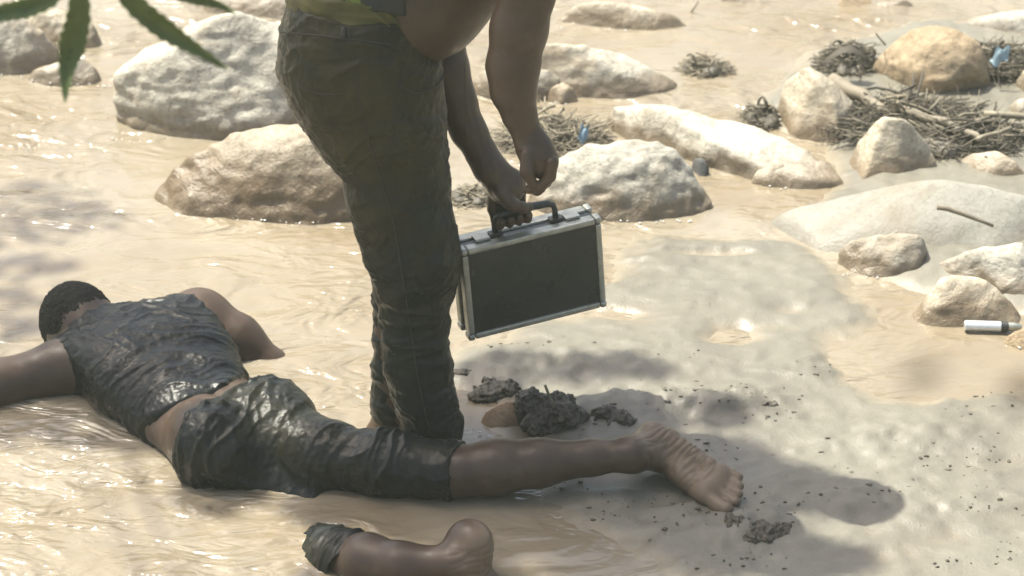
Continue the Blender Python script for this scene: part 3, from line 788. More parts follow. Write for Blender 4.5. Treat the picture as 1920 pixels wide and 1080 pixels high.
# ------------------------------------------------------------------ people
def fold(p, ax, along, across, seed, warp=0.6, wf=9, sharp=1.0):
    """cloth folds running across the direction ax: crest value 0..1"""
    ax = unit(ax); q = p - p.mean(0)
    s = q @ ax; perp = q - s[:, None] * ax
    w = noise(p * wf + seed) * warp
    c = perp * across + (ax * 1.0)[None] * (s * along + w)[:, None] + seed * 3.1
    n = noise(c)
    return np.clip(1 - np.abs(n) * 2.2, 0, 1) ** sharp
def finish(v, q, disp):
    n = vnormals(v, q); return v + n * disp[:, None].astype(np.float32)
def foot(F, heel, toe, n, side, k=.012, s=1.0):
    """heel->toe direction, n = outward normal of the sole, side = +1 if the little toe lies along f x n"""
    f = unit(toe - heel); n = unit(n - (n @ f) * f); w = unit(np.cross(f, n)) * side
    def L(a, b, c): return heel + s * (f * a + w * b + n * c)
    A = (f, w, n)
    F.ell(L(.028, .0, -.034), A, (.036 * s, .032 * s, .036 * s), .02)
    F.cone(L(.03, 0, -.05), L(.125, .0, -.040), .031 * s, .026 * s, .02)
    F.cone(L(.05, .014, -.024), L(.165, .026, -.017), .021 * s, .017 * s, .02)
    F.cone(L(.10, -.018, -.034), L(.172, -.022, -.019), .022 * s, .020 * s, .02)
    F.ell(L(.168, .002, -.017), A, (.032 * s, .043 * s, .018 * s), .015)
    for (b, l, r, k2) in ((-.027, .225, .0145, .006), (-.003, .225, .0098, .004), (.013, .217, .0092, .004), (.027, .207, .0088, .004), (.039, .194, .0085, .004)):
        F.cone(L(.178, b, -.014), L(l - .014, b, -.017 + .006), r * .9 * s, r * s, k2)
        F.cone(L(l - .014, b, -.011), L(l, b + .001, -.006), r * 1.0 * s, r * .92 * s, k2)
    return f, w, n, L
def sole_attr(v, parts):
    a = np.zeros(len(v), np.float32); d = np.zeros(len(v), np.float32)
    for heel, f, w, n in parts:
        q = v - heel; l, b, c = q @ f, q @ w, q @ n
        m = np.clip((c + .040) / .026, 0, 1) * np.clip((l + .035) / .04, 0, 1) * np.clip((.29 - l) / .03, 0, 1) * np.clip((.085 - np.abs(b)) / .04, 0, 1) * np.clip((.06 - c) / .03, 0, 1)
        a = np.maximum(a, m)
        wr = np.clip(1 - np.abs(noise(np.stack([l * 75, b * 14, c * 14], 1) + 4)) * 2.4, 0, 1) ** 1.5
        d -= .0042 * wr * m * np.clip((l - .012) / .03, 0, 1) * np.clip((.19 - l) / .03, 0, 1)
        cr = np.exp(-((l - .186 + .3 * b * b / .04) / .006) ** 2); d -= .003 * cr * m
    return a, d

# ---- the man lying in the water
GP = lambda x, y, z: ground(x, y, z)
lying = empty("person", "man in wet black sleeveless shirt and knee length trousers lying face down in the water", "person", ground(410, 830, 0))
U = unit(np.array([-.54, .84, 0.0])); R = np.array([.84, .54, 0.0]); R = unit(R - (R @ U) * U); Z = np.array([0, 0, 1.0])
AX = (R, U, Z)
mid = (GP(385, 600, .05) + GP(112, 690, .05)) / 2; mid[2] = 0
T = Field()
T.ell(mid - U * .13 + Z * .045, AX, (.175, .215, .095), .04)
T.ell(mid - U * .34 + Z * .03, AX, (.140, .20, .082), .06)
shR, shL = GP(372, 600, .062), GP(122, 690, .035)
T.cone(shL + U * .0, shR, .066, .066, .05)
for s in (-1, 1):
    T.ell(mid - U * .09 + R * .085 * s + Z * .085, AX, (.075, .11, .045), .05)        # shoulder blades
    T.ell(mid - U * .33 + R * .045 * s + Z * .055, AX, (.045, .20, .05), .04)        # muscles along the spine
pel = GP(440, 819, .045)
P_ = Field()
P_.ell(pel + U * .0 + Z * -.01, AX, (.142, .125, .088), .05)
P_.ell(pel - U * .03 - R * .075 + Z * .035, AX, (.078, .098, .070), .05)
P_.ell(pel - U * .02 + R * .085 + Z * .035, AX, (.078, .098, .068), .05)
head_c = GP(146, 606, .07)
HU = unit(np.array([-.62, .76, -.15])); HR = unit(np.cross(HU, Z)); HB = np.cross(HR, HU)
Hd = Field(); Hd.ell(head_c, (HR, HU, HB), (.080, .098, .095), .02)
Hd.ell(head_c - HU * .055 - HB * .035, (HR, HU, HB), (.06, .07, .07), .03)
body = Field(); body.pr += T.pr + P_.pr + Hd.pr
body.cone(head_c - HU * .05, mid + U * .0 + Z * .05, .058, .07, .04)
for s in (-1, 1):
    ec = head_c - HU * .02 + HR * .078 * s - HB * .01
    body.ell(ec, (HR, HU, HB), (.010, .028, .018), .008)
    body.ell(head_c - HB * .088 + HR * .03 * s - HU * .005, (HR, HU, HB), (.014, .010, .010), .01)
body.cone(head_c - HB * .09, head_c - HB * .108 - HU * .04, .009, .016, .012)
body.ell(head_c - HB * .09 - HU * .068, (HR, HU, HB), (.026, .009, .012), .01)
# arms
elR = GP(516, 686, -.030)
body.chain([shR + Z * -.004, shR * .5 + elR * .5 + Z * .008, elR], [.066, .056, .034], .035)
body.chain([elR, GP(470, 712, -.055), GP(380, 690, -.10)], [.034, .040, .03], .02)
body.ell(shR + R * .005, AX, (.07, .075, .062), .03)
elL = GP(-150, 775, -.005)
body.chain([shL, shL * .5 + elL * .5 + Z * .012, elL], [.062, .054, .045], .035)
handL = GP(-330, 640, -.02)
body.chain([elL, elL * .5 + handL * .5, handL], [.045, .043, .028], .02)
def open_hand(F, wrist, d, up, r=1.0):
    d = unit(d); sd = unit(np.cross(d, up)); up = unit(up)
    F.ell(wrist + d * .05, (d, sd, up), (.052, .042, .016), .012)
    for i, (o, l) in enumerate(((-.032, .066), (-.011, .078), (.011, .073), (.031, .056))):
        b = wrist + d * .088 + sd * o
        F.chain([b, b + d * l * .5 + up * .004, b + d * l - up * .006], [.0098, .009, .0075], .005)
    b = wrist + d * .03 - sd * .035
    F.chain([b, b + d * .028 - sd * .026, b + d * .06 - sd * .034], [.013, .011, .0085], .008)
open_hand(body, handL, handL - elL, Z)
hR = GP(380, 690, -.09); open_hand(body, hR, hR - GP(470, 715, -.045), Z)
# right leg
hipR, kneeR = GP(480, 820, .04), GP(862, 884, .055)
legR = [hipR, GP(600, 851, .05), GP(720, 868, .055), kneeR]
body.chain(legR, [.068, .058, .055, .052], .03)
c1, c2, c3, ank = GP(930, 876, .065), GP(1010, 868, .075), GP(1110, 858, .09), GP(1186, 852, .10)
body.chain([kneeR, c1, c2, c3, ank], [.052, .058, .050, .036, .034], .02)
heelR, toeR = GP(1210, 789, .138), GP(1402, 954, .036)
fR = unit(toeR - heelR); toeR = heelR + fR * .235
nR = np.array([.38, -.70, .60])
f_, w_, n_, LR = foot(body, heelR, toeR, nR, -1, s=1.18)
if w_[1] < 0: pass
body.cone(ank, LR(.045, 0, -.055), .035, .036, .025)
body.cone(ank, LR(.02, 0, -.04), .03, .03, .02)
partR = (heelR, f_, w_, n_)
# left leg, mostly under water
hipL, kneeL = GP(425, 872, -.02), GP(634, 1050, -.012)
body.chain([hipL, GP(530, 985, -.16), kneeL], [.068, .056, .050], .03)
ankL = GP(846, 1058, .06)
body.chain([kneeL, GP(688, 1052, .026), GP(752, 1060, .044), ankL], [.050, .054, .045, .034], .02)
heelL = GP(903, 1005, .125); nL = np.array([.52, -.82, .25])
fL = unit(np.array([.08, -.12, -1.0])); toeL = heelL + fL * .235
f2, w2, n2, LL = foot(body, heelL, toeL, nL, 1, s=1.3)
body.cone(ankL, LL(.045, 0, -.055), .035, .036, .025)
body.cone(ankL, LL(.02, 0, -.04), .03, .03, .02)
body.cone(LL(.024, 0, -.036), LL(.17, .004, -.034), .037, .035, .02)
partL = (heelL, f2, w2, n2)
v, q = surface(body, (-1.7, 3.85, -.26), (.62, 5.25, .30), .0034)
sa, sd_ = sole_attr(v, [partR, partL])
sp = np.exp(-(((v - mid) @ R) / .012) ** 2) * np.clip(1 - np.abs((v - (mid - U * .36)) @ U) / .3, 0, 1) * (v[:, 2] > .05)
v = finish(v, q, sd_ - .006 * sp)
adopt(lying, link("body", v, q, M_SKIN2, attr={'sole': sa}))
# hair
def hairf(p):
    d = Hd(p) - .005
    q = p - head_c
    cut = (-(q @ HB) - .045) + 0.25 * (q @ -HU)
    return smax(d, cut, .008) 
v, q = surface(hairf, head_c - .16, head_c + .16, .0026)
v = finish(v, q, (.0022 * fbm(v * 170, 2, .6) + .0015 * noise(v * 60)))
adopt(lying, link("hair", v, q, M_HAIR))
# shirt: a skin over the torso, open at neck, arms and hem
def shirtf(p):
    d = T2(p) - .0065
    s = (p - mid) @ U; r = (p - mid) @ R
    hem = -(s + .425 - 5 * np.minimum((r + .02) ** 2, .03) + .012 * noise(p * 14))                     # lower edge across the back
    d = smax(d, hem, .006)
    nk = .045 - np.sqrt((r + .02) ** 2 + ((s - .115) * 1.0) ** 2)                # neck hole
    d = smax(d, nk, .006)
    d = smax(d, s - .088 + .02 * noise(p * 12), .01)
    d = smax(d, r - (.195 - .32 * np.clip(s + .10, 0, .2)) , .006)              # right arm hole
    d = smax(d, -r - .182, .006)
    return d
T2 = T.copy(); T2.cone(head_c - HU * .05, mid + Z * .05, .056, .07, .04)
v, q = surface(shirtf, (-1.3, 4.4, -.12), (-.45, 5.15, .26), .003)
s = (v - mid) @ U; r = (v - mid) @ R
low = np.clip((-.10 - s) / .12, 0, 1)
d = .008 * low * fold(v, U + .22 * R, 17, 2.6, 3, 1.2, 6, 1.5) + .003 * low * fold(v, U + .05 * R, 34, 5, 8, 1.1, 8, 1.2)
d += (1 - low) * (.005 * fold(v, R + .35 * U, 17, 4.5, 5, 1.2, 8, 1.6) + .004 * fold(v, U, 22, 5, 6, 1.2, 8, 1.8))
d += .0016 * fbm(v * 45, 3, .6)
v = finish(v, q, d - .002)
adopt(lying, link("shirt", v, q, M_SHIRT))
# trousers
def trf():
    F = Field(); F.pr += P_.pr
    F.chain(legR, [.074, .060, .057, .055], .04)
    F.chain([hipL, GP(530, 985, -.16), kneeL, kneeL + (GP(688, 1052, .026) - kneeL) * .5], [.076, .060, .049, .053], .03)
    W = GP(560, 930, .012)
    F.chain([GP(430, 880, .0), GP(500, 910, -.022), GP(578, 942, -.028)], [.05, .036, .022], .05)   # loose cloth floating over the left thigh
    return F
TF = trf()
dirR = unit(kneeR - hipR); dirL = unit(kneeL - hipL)
def trousf(p):
    d = TF(p) - .008
    s = (p - pel) @ U; r = (p - pel) @ R
    d = smax(d, s - .021 - .42 * np.clip(r, -.24, .18), .006)
    d = smax(d, np.where((p - kneeL) @ dirR > -1, (p - kneeR) @ dirR + .004 - .006 * noise(p * 25), -1) - np.where(p[:, 1] < 4.22, 9, 0), .004)
    d = smax(d, (p - kneeL) @ unit(dirL * .45 + np.array([.9, 0, .3])) + .014 - .006 * noise(p * 30) - np.where((p - hipR) @ dirR > .18, 9, 0), .004)
    return d
v, q = surface(trousf, (-.95, 4.05, -.2), (.05, 4.75, .28), .003)
tleg = np.clip((v - hipR) @ dirR / .12, 0, 1) * (v[:, 1] > 4.2)
d = .0075 * (1 - tleg) * fold(v, dirR * .8 + U * -.5, 17, 3.5, 11, 1.2, 7, 1.3) + .005 * (1 - tleg) * fold(v, dirR, 34, 7, 13, 1, 9, 1.1)
d += tleg * (.006 * fold(v, dirR + .25 * U, 17, 4, 12, 1.4, 8, 1.6) + .0028 * fold(v, dirR - .2 * U, 36, 7, 15, 1.2, 8, 1.2))
d += .0015 * fbm(v * 45, 3, .6)
d += .004 * (1 - tleg) * fold(v, R * .8 + U * .5, 15, 4, 17, 1.3, 8, 1.3)
d *= np.where((v[:, 1] < 4.33) & (v[:, 0] < -.28), .8, 1)
v = finish(v, q, d - .003)
adopt(lying, link("trousers", v, q, M_TROUS))

# ---- the man bending over the case
YN, YF = 4.585, 4.665
standing = empty("person", "man in muddy wet jeans bending down to hold the aluminium case, head out of view", "person", ground(790, 835, 0))
def pxchain(F, rows, k=.03, grow=1.0, add=0.0):
    P = [at(x, y, Yy) for x, y, h_, Yy in rows]; F.chain(P, [rad(h_, p) * grow + add for (x, y, h_, Yy), p in zip(rows, P)], k)
NEAR = [(662, 62, 136, 4.62), (668, 112, 148, 4.62), (694, 180, 139, 4.61), (716, 240, 117, 4.59), (739, 300, 96, 4.58), (746, 370, 92, 4.57), (766, 430, 82, 4.56), (775, 488, 80, 4.56), (776, 545, 69, 4.56), (778, 610, 61, 4.56), (783, 680, 58, 4.56), (794, 740, 56, 4.555), (809, 800, 51, 4.55), (818, 842, 49, 4.55)]
FAR = [(668, 112, 130, 4.68), (705, 220, 118, 4.69), (750, 330, 90, 4.69), (770, 430, 80, 4.69), (778, 490, 76, 4.685), (768, 560, 70, 4.67), (754, 630, 57, 4.655), (746, 700, 49, 4.645), (742, 760, 44, 4.64), (742, 802, 43, 4.635)]
JF = Field(); pxchain(JF, NEAR, .03); pxchain(JF, FAR[:5], .03); pxchain(JF, FAR[4:], .006)
wa, wb = at(520, 28, 4.49), at(797, 60, 4.49)
axw = unit(wb - wa); upw = unit(np.array([-(wb - wa)[2], .0, (wb - wa)[0]])); upw = unit(upw - (upw @ axw) * axw)
def jeansf(p):
    d = JF(p)
    d = smax(d, (p - wa) @ upw, .006)
    return smax(d, np.where((p[:, 1] > 4.6) | (p[:, 0] < -.235), .03, -.045) + .004 * noise(p * 30) - p[:, 2], .004)
v, q = surface(jeansf, (-.62, 4.30, -.05), (.0, 4.98, 1.10), .0034)
zz = v[:, 2]
up_ = np.clip((zz - .62) / .1, 0, 1); kn = np.exp(-((zz - .46) / .11) ** 2); an = np.clip((.28 - zz) / .1, 0, 1)
dl = np.array([.25, 0, 1.0]); dl2 = np.array([-.45, 0, 1.0])
d = .006 * up_ * fold(v, np.array([.05, 0, 1]), 19, 3.5, 21, 1.2, 6, 1.5) * np.clip((v[:, 0] + .42) / .12, .3, 1)
d += .008 * kn * fold(v, dl2, 15, 3.0, 22, 1.2, 6, 1.3) + .004 * an * fold(v, dl, 17, 4, 23, 1.2, 7, 1.3)
d += .006 * (1 - up_) * fold(v, dl, 9, 3, 24, 1.4, 5, 1.4) + .0035 * fold(v, dl2, 26, 6, 25, 1.3, 8, 1.6) + .0018 * fbm(v * 40, 3, .6)
v = finish(v, q, d - .006)
jeans = adopt(standing, link("jeans", v, q, M_JEANS))
bvh = BVHTree.FromPolygons([tuple(map(float, x)) for x in v], [tuple(map(int, x)) for x in q])
def seam(name, pts, r=.0022, off=.0005, m=M_SEAM, parent=None):
    out = []
    for (x, y) in pts:
        d_ = unit(ray(x, y)); hit = bvh.ray_cast(Vector(tuple(CAM)), Vector(tuple(d_)))
        if hit[0] is not None: out.append(np.array(hit[0]) + np.array(hit[1]) * off)
    if len(out) < 2: return
    vv, ff = tube(out, [r] * len(out), 5); o = link(name, vv, ff, m); o.parent = jeans
    o.data.transform(__import__('mathutils').Matrix.Translation(-standing.location))
seam("front_pocket_seam", arc([(745, 160), (775, 172), (805, 168), (826, 152), (832, 130)]), .002)
seam("side_seam", arc([(652, 48), (660, 100), (672, 180), (690, 260), (716, 340), (738, 420), (752, 500), (768, 600), (782, 700), (806, 815)], 40), .0015)
seam("back_pocket_seam", arc([(560, 160), (590, 174), (630, 176), (650, 172)]), .0016)
seam("waistband_seam", arc([(524, 60), (590, 66), (660, 74), (740, 84), (800, 88)], 18), .0018)
seam("belt_loop", arc([(645, 52), (644, 72)], 4), .006)
# torso and arms
bod = Field()
TB = [(650, 90, 112, 4.65), (700, 40, 108, 4.66), (790, -15, 120, 4.66), (900, -130, 125, 4.66), (985, -215, 112, 4.66)]
pxchain(bod, TB, .05)
Tst = bod.copy()
AN = [(1000, -190, 62, 4.50), (1000, -100, 58, 4.45), (988, -15, 53, 4.43), (973, 55, 53, 4.42), (962, 125, 49, 4.41), (963, 170, 42, 4.405), (974, 215, 31, 4.40), (987, 248, 26, 4.40)]
pxchain(bod, AN, .015)
AF = [(940, -190, 55, 4.80), (868, -60, 46, 4.82), (826, 62, 44, 4.80), (836, 130, 43, 4.78), (856, 195, 38, 4.765), (878, 245, 33, 4.755), (903, 288, 29, 4.745)]
pxchain(bod, AF, .012)
# neck and head, bent forward, above the picture
nb = at(1050, -290, 4.66); hc = at(1130, -350, 4.64)
bod.cone(at(1000, -230, 4.66), nb, .075, .06, .05)
fx = unit(np.array([.75, -.05, -.62])); ux = unit(np.array([.62, 0, .75])); rx = unit(np.cross(fx, ux)); fx = np.cross(ux, rx)
bod.ell(hc, (rx, fx, ux), (.076, .096, .088), .03); bod.ell(hc + fx * .04 - ux * .06, (rx, fx, ux), (.058, .062, .07), .03)
bod.cone(hc + fx * .09, hc + fx * .115 - ux * .035, .009, .016, .012)
for s in (-1, 1):
    bod.ell(hc + rx * .077 * s - ux * .01, (rx, fx, ux), (.01, .018, .03), .008)
    bod.ell(hc + fx * .09 + rx * .032 * s + ux * .005, (rx, fx, ux), (.012, .008, .008), .008)
bod.ell(hc + fx * .095 - ux * .07, (rx, fx, ux), (.026, .01, .008), .008)
# hanging hand, back of the hand towards the viewer, fingers curled
def PX(x, y, Yy): return at(x, y, Yy)
wr = PX(987, 248, 4.40)
bod.chain([wr, PX(1000, 275, 4.395), PX(1010, 300, 4.39)], [.027, .033, .034], .015)
bod.ell(PX(1014, 296, 4.39), (unit(np.array([.45, 0, -.9])), unit(np.array([.9, 0, .45])), np.array([0, 1, 0])), (.042, .031, .036), .012)
for i, dy in enumerate((-.034, -.012, .011, .032)):
    o = 5 * (i - 1.5)
    k0, k1, k2, k3 = PX(1030 - o * .6, 306 + o * .3, 4.385 + dy), PX(1027 - o * .5, 336 + o * .6, 4.382 + dy), PX(1010 - o * .4, 354 + o * .4, 4.385 + dy), PX((992, 984, 994, 1000)[i], 356 + (0, 0, -4, -6)[i], 4.392 + dy)
    bod.chain([k0, k1, k2, k3], [.0125, .0108, .0098, .0080], .005)
t0 = PX(988, 292, 4.36)
bod.chain([t0, PX(988, 322, 4.345), PX(999, 346, 4.345)], [.015, .0125, .0095], .010)
# the case in its place first, the other hand closes on its handle
cw, chh, ct = .325, .222, .078
yaw, roll = math.radians(21), math.radians(4.5)
ex = np.array([math.cos(yaw) * math.cos(roll), math.sin(yaw) * math.cos(roll), math.sin(roll)])
ny = np.array([math.sin(yaw), -math.cos(yaw), 0.0]); ny = unit(ny - (ny @ ex) * ex)                      # front face normal
ez = np.cross(ex, -ny); ez = ez if ez[2] > 0 else -ez
cc = at(1004, 524, 4.70)          # centre of the front face
c0 = cc - ny * ct / 2
hb = c0 + ez * (chh / 2 + .044) - ex * .008 + 0 * ny    # middle of the handle's bar
def HBP(t, n=0, u=0): return hb + ex * t + ny * n + ez * u
wf = PX(903, 288, 4.745)
pc = HBP(-.022, -.012, .058)
bod.chain([wf, PX(918, 315, 4.735), pc], [.030, .034, .036], .015)
bod.ell(pc, (ex, ny, ez), (.042, .024, .040), .014)
for i, tt in enumerate((-.052, -.030, -.009, .011)):
    bod.chain([HBP(tt, -.022, .034), HBP(tt, -.030, .002), HBP(tt, -.016, -.021), HBP(tt, .006, -.021), HBP(tt, .018, -.008)], [.0125, .0112, .0105, .0098, .0085], .005)
bod.chain([HBP(-.045, .010, .062), HBP(-.030, .026, .034), HBP(-.004, .023, .016), HBP(.014, .017, .012)], [.016, .0135, .0115, .0092], .008)
# legs inside the jeans and bare feet
pxchain(bod, [(668, 112, 112, 4.63)] + [(x, y, h_ * .80, Yy) for x, y, h_, Yy in NEAR[2:]], .04)
pxchain(bod, [(x, y, h_ * .80, Yy) for x, y, h_, Yy in FAR], .04)
sparts = []
for (x, y, Yy, s) in ((818, 838, 4.55, -1), (742, 802, 4.635, 1)):
    a_ = at(x, y, Yy); a_[2] = 0
    hl = a_ + np.array([-.065, -.02, -.105 if s < 0 else -.07]); tl = hl + np.array([.23, .07 * s, -.0])
    ff, ww, nn, LF = foot(bod, hl, tl, np.array([0, 0, -1.0]), s)
    bod.cone(at(x, y - 20, Yy), LF(.05, 0, -.06), .04, .038, .03); sparts.append((hl, ff, ww, nn))
v, q = surface(bod, (-.62, 4.26, -.125), (.40, 5.0, 1.56), .0034)
sa, sd_ = sole_attr(v, sparts)
ten = .0015 * fold(v, np.array([1, 0, .2]), 40, 5, 31, .6, 8, 1.5) * (v[:, 2] < .82)
v = finish(v, q, sd_ + ten * (v[:, 0] > -.1))
adopt(standing, link("body", v, q, M_SKIN, attr={'sole': sa}))
def hair2(p):
    d = Field().ell(hc, (rx, fx, ux), (.076, .096, .088))(p) - .006; qq = p - hc
    return smax(d, (qq @ fx) * .9 - (qq @ ux) * .5 - .045, .008)
v, q = surface(hair2, hc - .13, hc + .13, .005); adopt(standing, link("hair", finish(v, q, .002 * fbm(v * 150, 2)), q, M_HAIR))
# garments round the waist
JB = Field(); pxchain(JB, [(660, 80, 132, 4.635), (672, 30, 127, 4.64), (690, -10, 118, 4.65), (730, -50, 118, 4.66)], .03)
ua, ub = at(520, -36, 4.49), at(797, 40, 4.49); ax2 = unit(ub - ua); up2 = unit(np.array([-ax2[2], .0, ax2[0]]))
def bandf(p):
    d = JB(p) - .002
    d = smax(d, (p - ua) @ up2, .008)
    d = smax(d, -((p - wa) @ upw) - .03, .004)
    return d
v, q = surface(bandf, (-.62, 4.35, .85), (.0, 5.0, 1.25), .0034)
d = .008 * fold(v, np.array([.5, 0, .8]), 16, 3, 33, 1.2, 7, 1.4) + .004 * fold(v, upw, 40, 3, 34, .8, 7, 1.2)
adopt(standing, link("underwear", finish(v, q, d - .004), q, M_BAND))
SB = Field(); pxchain(SB, [(672, 20, 122, 4.645), (700, -30, 124, 4.65), (790, -110, 128, 4.66), (900, -200, 126, 4.66)], .04)
sa_, sb_ = at(786, -40, 4.6), at(795, 60, 4.6)
def shirt2(p):
    d = SB(p) - .004
    d = smax(d, -((p - ua) @ up2) - .012, .006)
    r = (p[:, 0] - (-.205 + (1.08 - p[:, 2]) * -.10 + np.clip(p[:, 2] - 1.08, 0, 1) * 1.35))
    return smax(d, r, .006)
v, q = surface(shirt2, (-.62, 4.35, .9), (.2, 5.0, 1.5), .004)
adopt(standing, link("shirt", finish(v, q, .006 * fold(v, up2, 22, 4, 36, 1, 7, 1.4) - .003), q, M_CAMO))

# ------------------------------------------------------------------ the aluminium case
case = empty("metal_case", "small dark panelled aluminium briefcase held by its handle", "briefcase", c0 - ez * chh / 2)
from mathutils import Matrix
LM = Matrix(((*[ex[0], -ny[0], ez[0]], c0[0]), (*[ex[1], -ny[1], ez[1]], c0[1]), (*[ex[2], -ny[2], ez[2]], c0[2]), (0, 0, 0, 1)))
def cbox(name, parts, m, bev=.002, parent=None, seg=2):
    bm = bmesh.new()
    for (cx, cy, cz, sx, sy, sz) in parts:
        r = bmesh.ops.create_cube(bm, size=1)
        for vv in r['verts']: vv.co = (cx + vv.co.x * sx, cy + vv.co.y * sy, cz + vv.co.z * sz)
    if bev: bmesh.ops.bevel(bm, geom=bm.edges[:], offset=bev, segments=seg, affect='EDGES', profile=.6)
    bm.transform(LM); me = bpy.data.meshes.new(name); bm.to_mesh(me); bm.free(); me.materials.append(m)
    o = bpy.data.objects.new(name, me); C.objects.link(o)
    me.transform(Matrix.Translation(-case.location)); o.parent = parent or case
    return o
W2, H2, T2, e_ = cw / 2, chh / 2, ct / 2, .014
cbox("shell", [(0, 0, 0, cw - .010, ct - .008, chh - .010)], M_PANEL, .004)
for nm, zz_, xx in (("front_frame", -1, 0), ("rear_frame", 1, 0)):
    y_ = zz_ * (T2 - .013)
    d_ = .027
    cbox("rim_rail", [(0, y_, H2 - e_ / 2, cw - 2 * e_ - .001, d_, e_)], M_ALU, .004)
    cbox("rim_rail", [(0, y_, -H2 + e_ / 2, cw - 2 * e_ - .001, d_, e_)], M_ALU, .004)
    cbox("rim_rail", [(-W2 + e_ / 2, y_, 0, e_, d_, chh - 2 * e_ - .001)], M_ALU, .004)
    cbox("rim_rail", [(W2 - e_ / 2, y_, 0, e_, d_, chh - 2 * e_ - .001)], M_ALU, .004)
    for sx in (-1, 1):
        for sz in (-1, 1):
            cbox("corner_cap", [(sx * (W2 - e_ / 2 + .001), y_, sz * (H2 - e_ / 2 + .001), e_ + .002, d_ + .002, e_ + .002)], M_ALU, .007, seg=4)
for sx in (-1, 1):
    l_ = cbox("latch", [(sx * .105, -.004, H2 + .004, .034, .030, .007)], M_ALU, .002)
def crod(name, pts, r, m, n=10):
    vv, ff = tube(pts, r, n); o = link(name, vv, ff, m); adopt(case, o); return o
crod("handle", [HBP(-.062, 0, -.044), HBP(-.0625, 0, -.016), HBP(-.058, 0, -.005), HBP(-.045, 0, 0), HBP(-.02, 0, .002), HBP(.03, 0, .002), HBP(.062, 0, 0), HBP(.075, 0, -.006), HBP(.079, 0, -.018), HBP(.079, 0, -.044)],
     [.0068, .0065, .0068, .0082, .0092, .0092, .0082, .0068, .0065, .0068], M_BLACK)
for t_ in (-.062, .079): 
    p_ = LM.inverted() @ Vector(tuple(HBP(t_, 0, -.044)))
    cbox("handle_mount", [(p_.x, 0, H2 + .003, .030, .022, .008)], M_BLACK, .002)

# ------------------------------------------------------------------ the tree over the river
tree = empty("overhanging_tree", "tree overhanging the river with drooping serrated spotted leaves at top left", "tree", (-3.8, 2.0, -.1))
def branch(name, pts, r0, r1, n=9):
    P = [np.array(p, float) for p in pts]; P = list(arc3(P, 18)); k = len(P)
    vv, ff = tube(P, [r0 + (r1 - r0) * (i / (k - 1)) ** .8 for i in range(k)], n); return adopt(tree, link(name, vv, ff, M_BARK))
def arc3(P, n): return arc(P, n)
branch("trunk", [(-3.8, 2.0, -.3), (-3.75, 2.02, .8), (-3.6, 2.1, 2.2), (-3.5, 2.3, 4.0), (-3.4, 2.6, 6.0)], .16, .06, 12)
branch("limb", [(-3.56, 2.18, 3.0), (-3.3, 2.7, 4.2), (-3.0, 3.3, 4.9), (-2.7, 3.8, 5.1), (-2.4, 4.4, 5.1)], .06, .012)
branch("limb", [(-3.58, 2.1, 2.3), (-2.7, 2.3, 2.7), (-1.9, 2.5, 2.65), (-1.25, 2.8, 2.3), (-.80, 3.0, 1.92)], .06, .006)
# foliage sprays where the crown stands between the sun and the ground
SHADE = []   # (px, py, z, radius, leaves)
def shade(px, py, z, rx, ry, n, lift): SHADE.append((ground(px, py, z) if z < .4 else at(px, py, 4.6), rx, ry, n, lift))
shade(690, 40, 1, .22, .2, 200, 2.6); shade(720, 200, 1, .2, .2, 190, 2.7); shade(745, 330, 1, .17, .2, 170, 2.8); shade(770, 470, 1, .16, .2, 170, 3.0)
shade(900, -80, 1, .24, .22, 230, 2.5); shade(980, 120, 1, .14, .16, 120, 2.8); shade(960, 330, 1, .14, .16, 120, 3.0); shade(1000, 520, 1, .2, .18, 170, 3.1)
shade(790, 700, .2, .15, .18, 150, 3.2)
shade(230, 680, .1, .22, .2, 210, 3.3); shade(120, 600, .1, .14, .13, 110, 3.3); shade(90, 790, .0, .25, .12, 110, 3.3); shade(390, 830, .1, .1, .1, 60, 3.4)
shade(50, 400, .0, .26, .2, 100, 3.6); shade(10, 560, .0, .22, .24, 90, 3.6)
shade(700, 950, .0, .2, .10, 110, 3.4); shade(880, 960, .0, .24, .14, 170, 3.4); shade(1000, 1040, .0, .2, .18, 150, 3.3); shade(680, 870, .08, .16, .06, 80, 3.4)
shade(1060, 890, .08, .18, .12, 170, 3.3); shade(1230, 900, .08, .2, .14, 190, 3.3); shade(1340, 850, .03, .13, .1, 90, 3.4); shade(1400, 930, .0, .2, .1, 150, 3.4); shade(1520, 950, .0, .14, .06, 70, 3.4)
shade(1250, 1040, .0, .25, .14, 190, 3.3); shade(1460, 1060, .0, .2, .08, 110, 3.3)
shade(1000, 690, .02, .2, .07, 70, 3.4); shade(1110, 780, .03, .2, .10, 60, 3.4); shade(1320, 765, .03, .16, .05, 40, 3.4); shade(900, 760, .0, .1, .14, 80, 3.4)
shade(720, 1050, .05, .2, .12, 150, 3.4); shade(1150, 690, .02, .14, .05, 50, 3.5)
V, Q = [], []
rr = np.random.default_rng(9); base_i = 0
cents = []
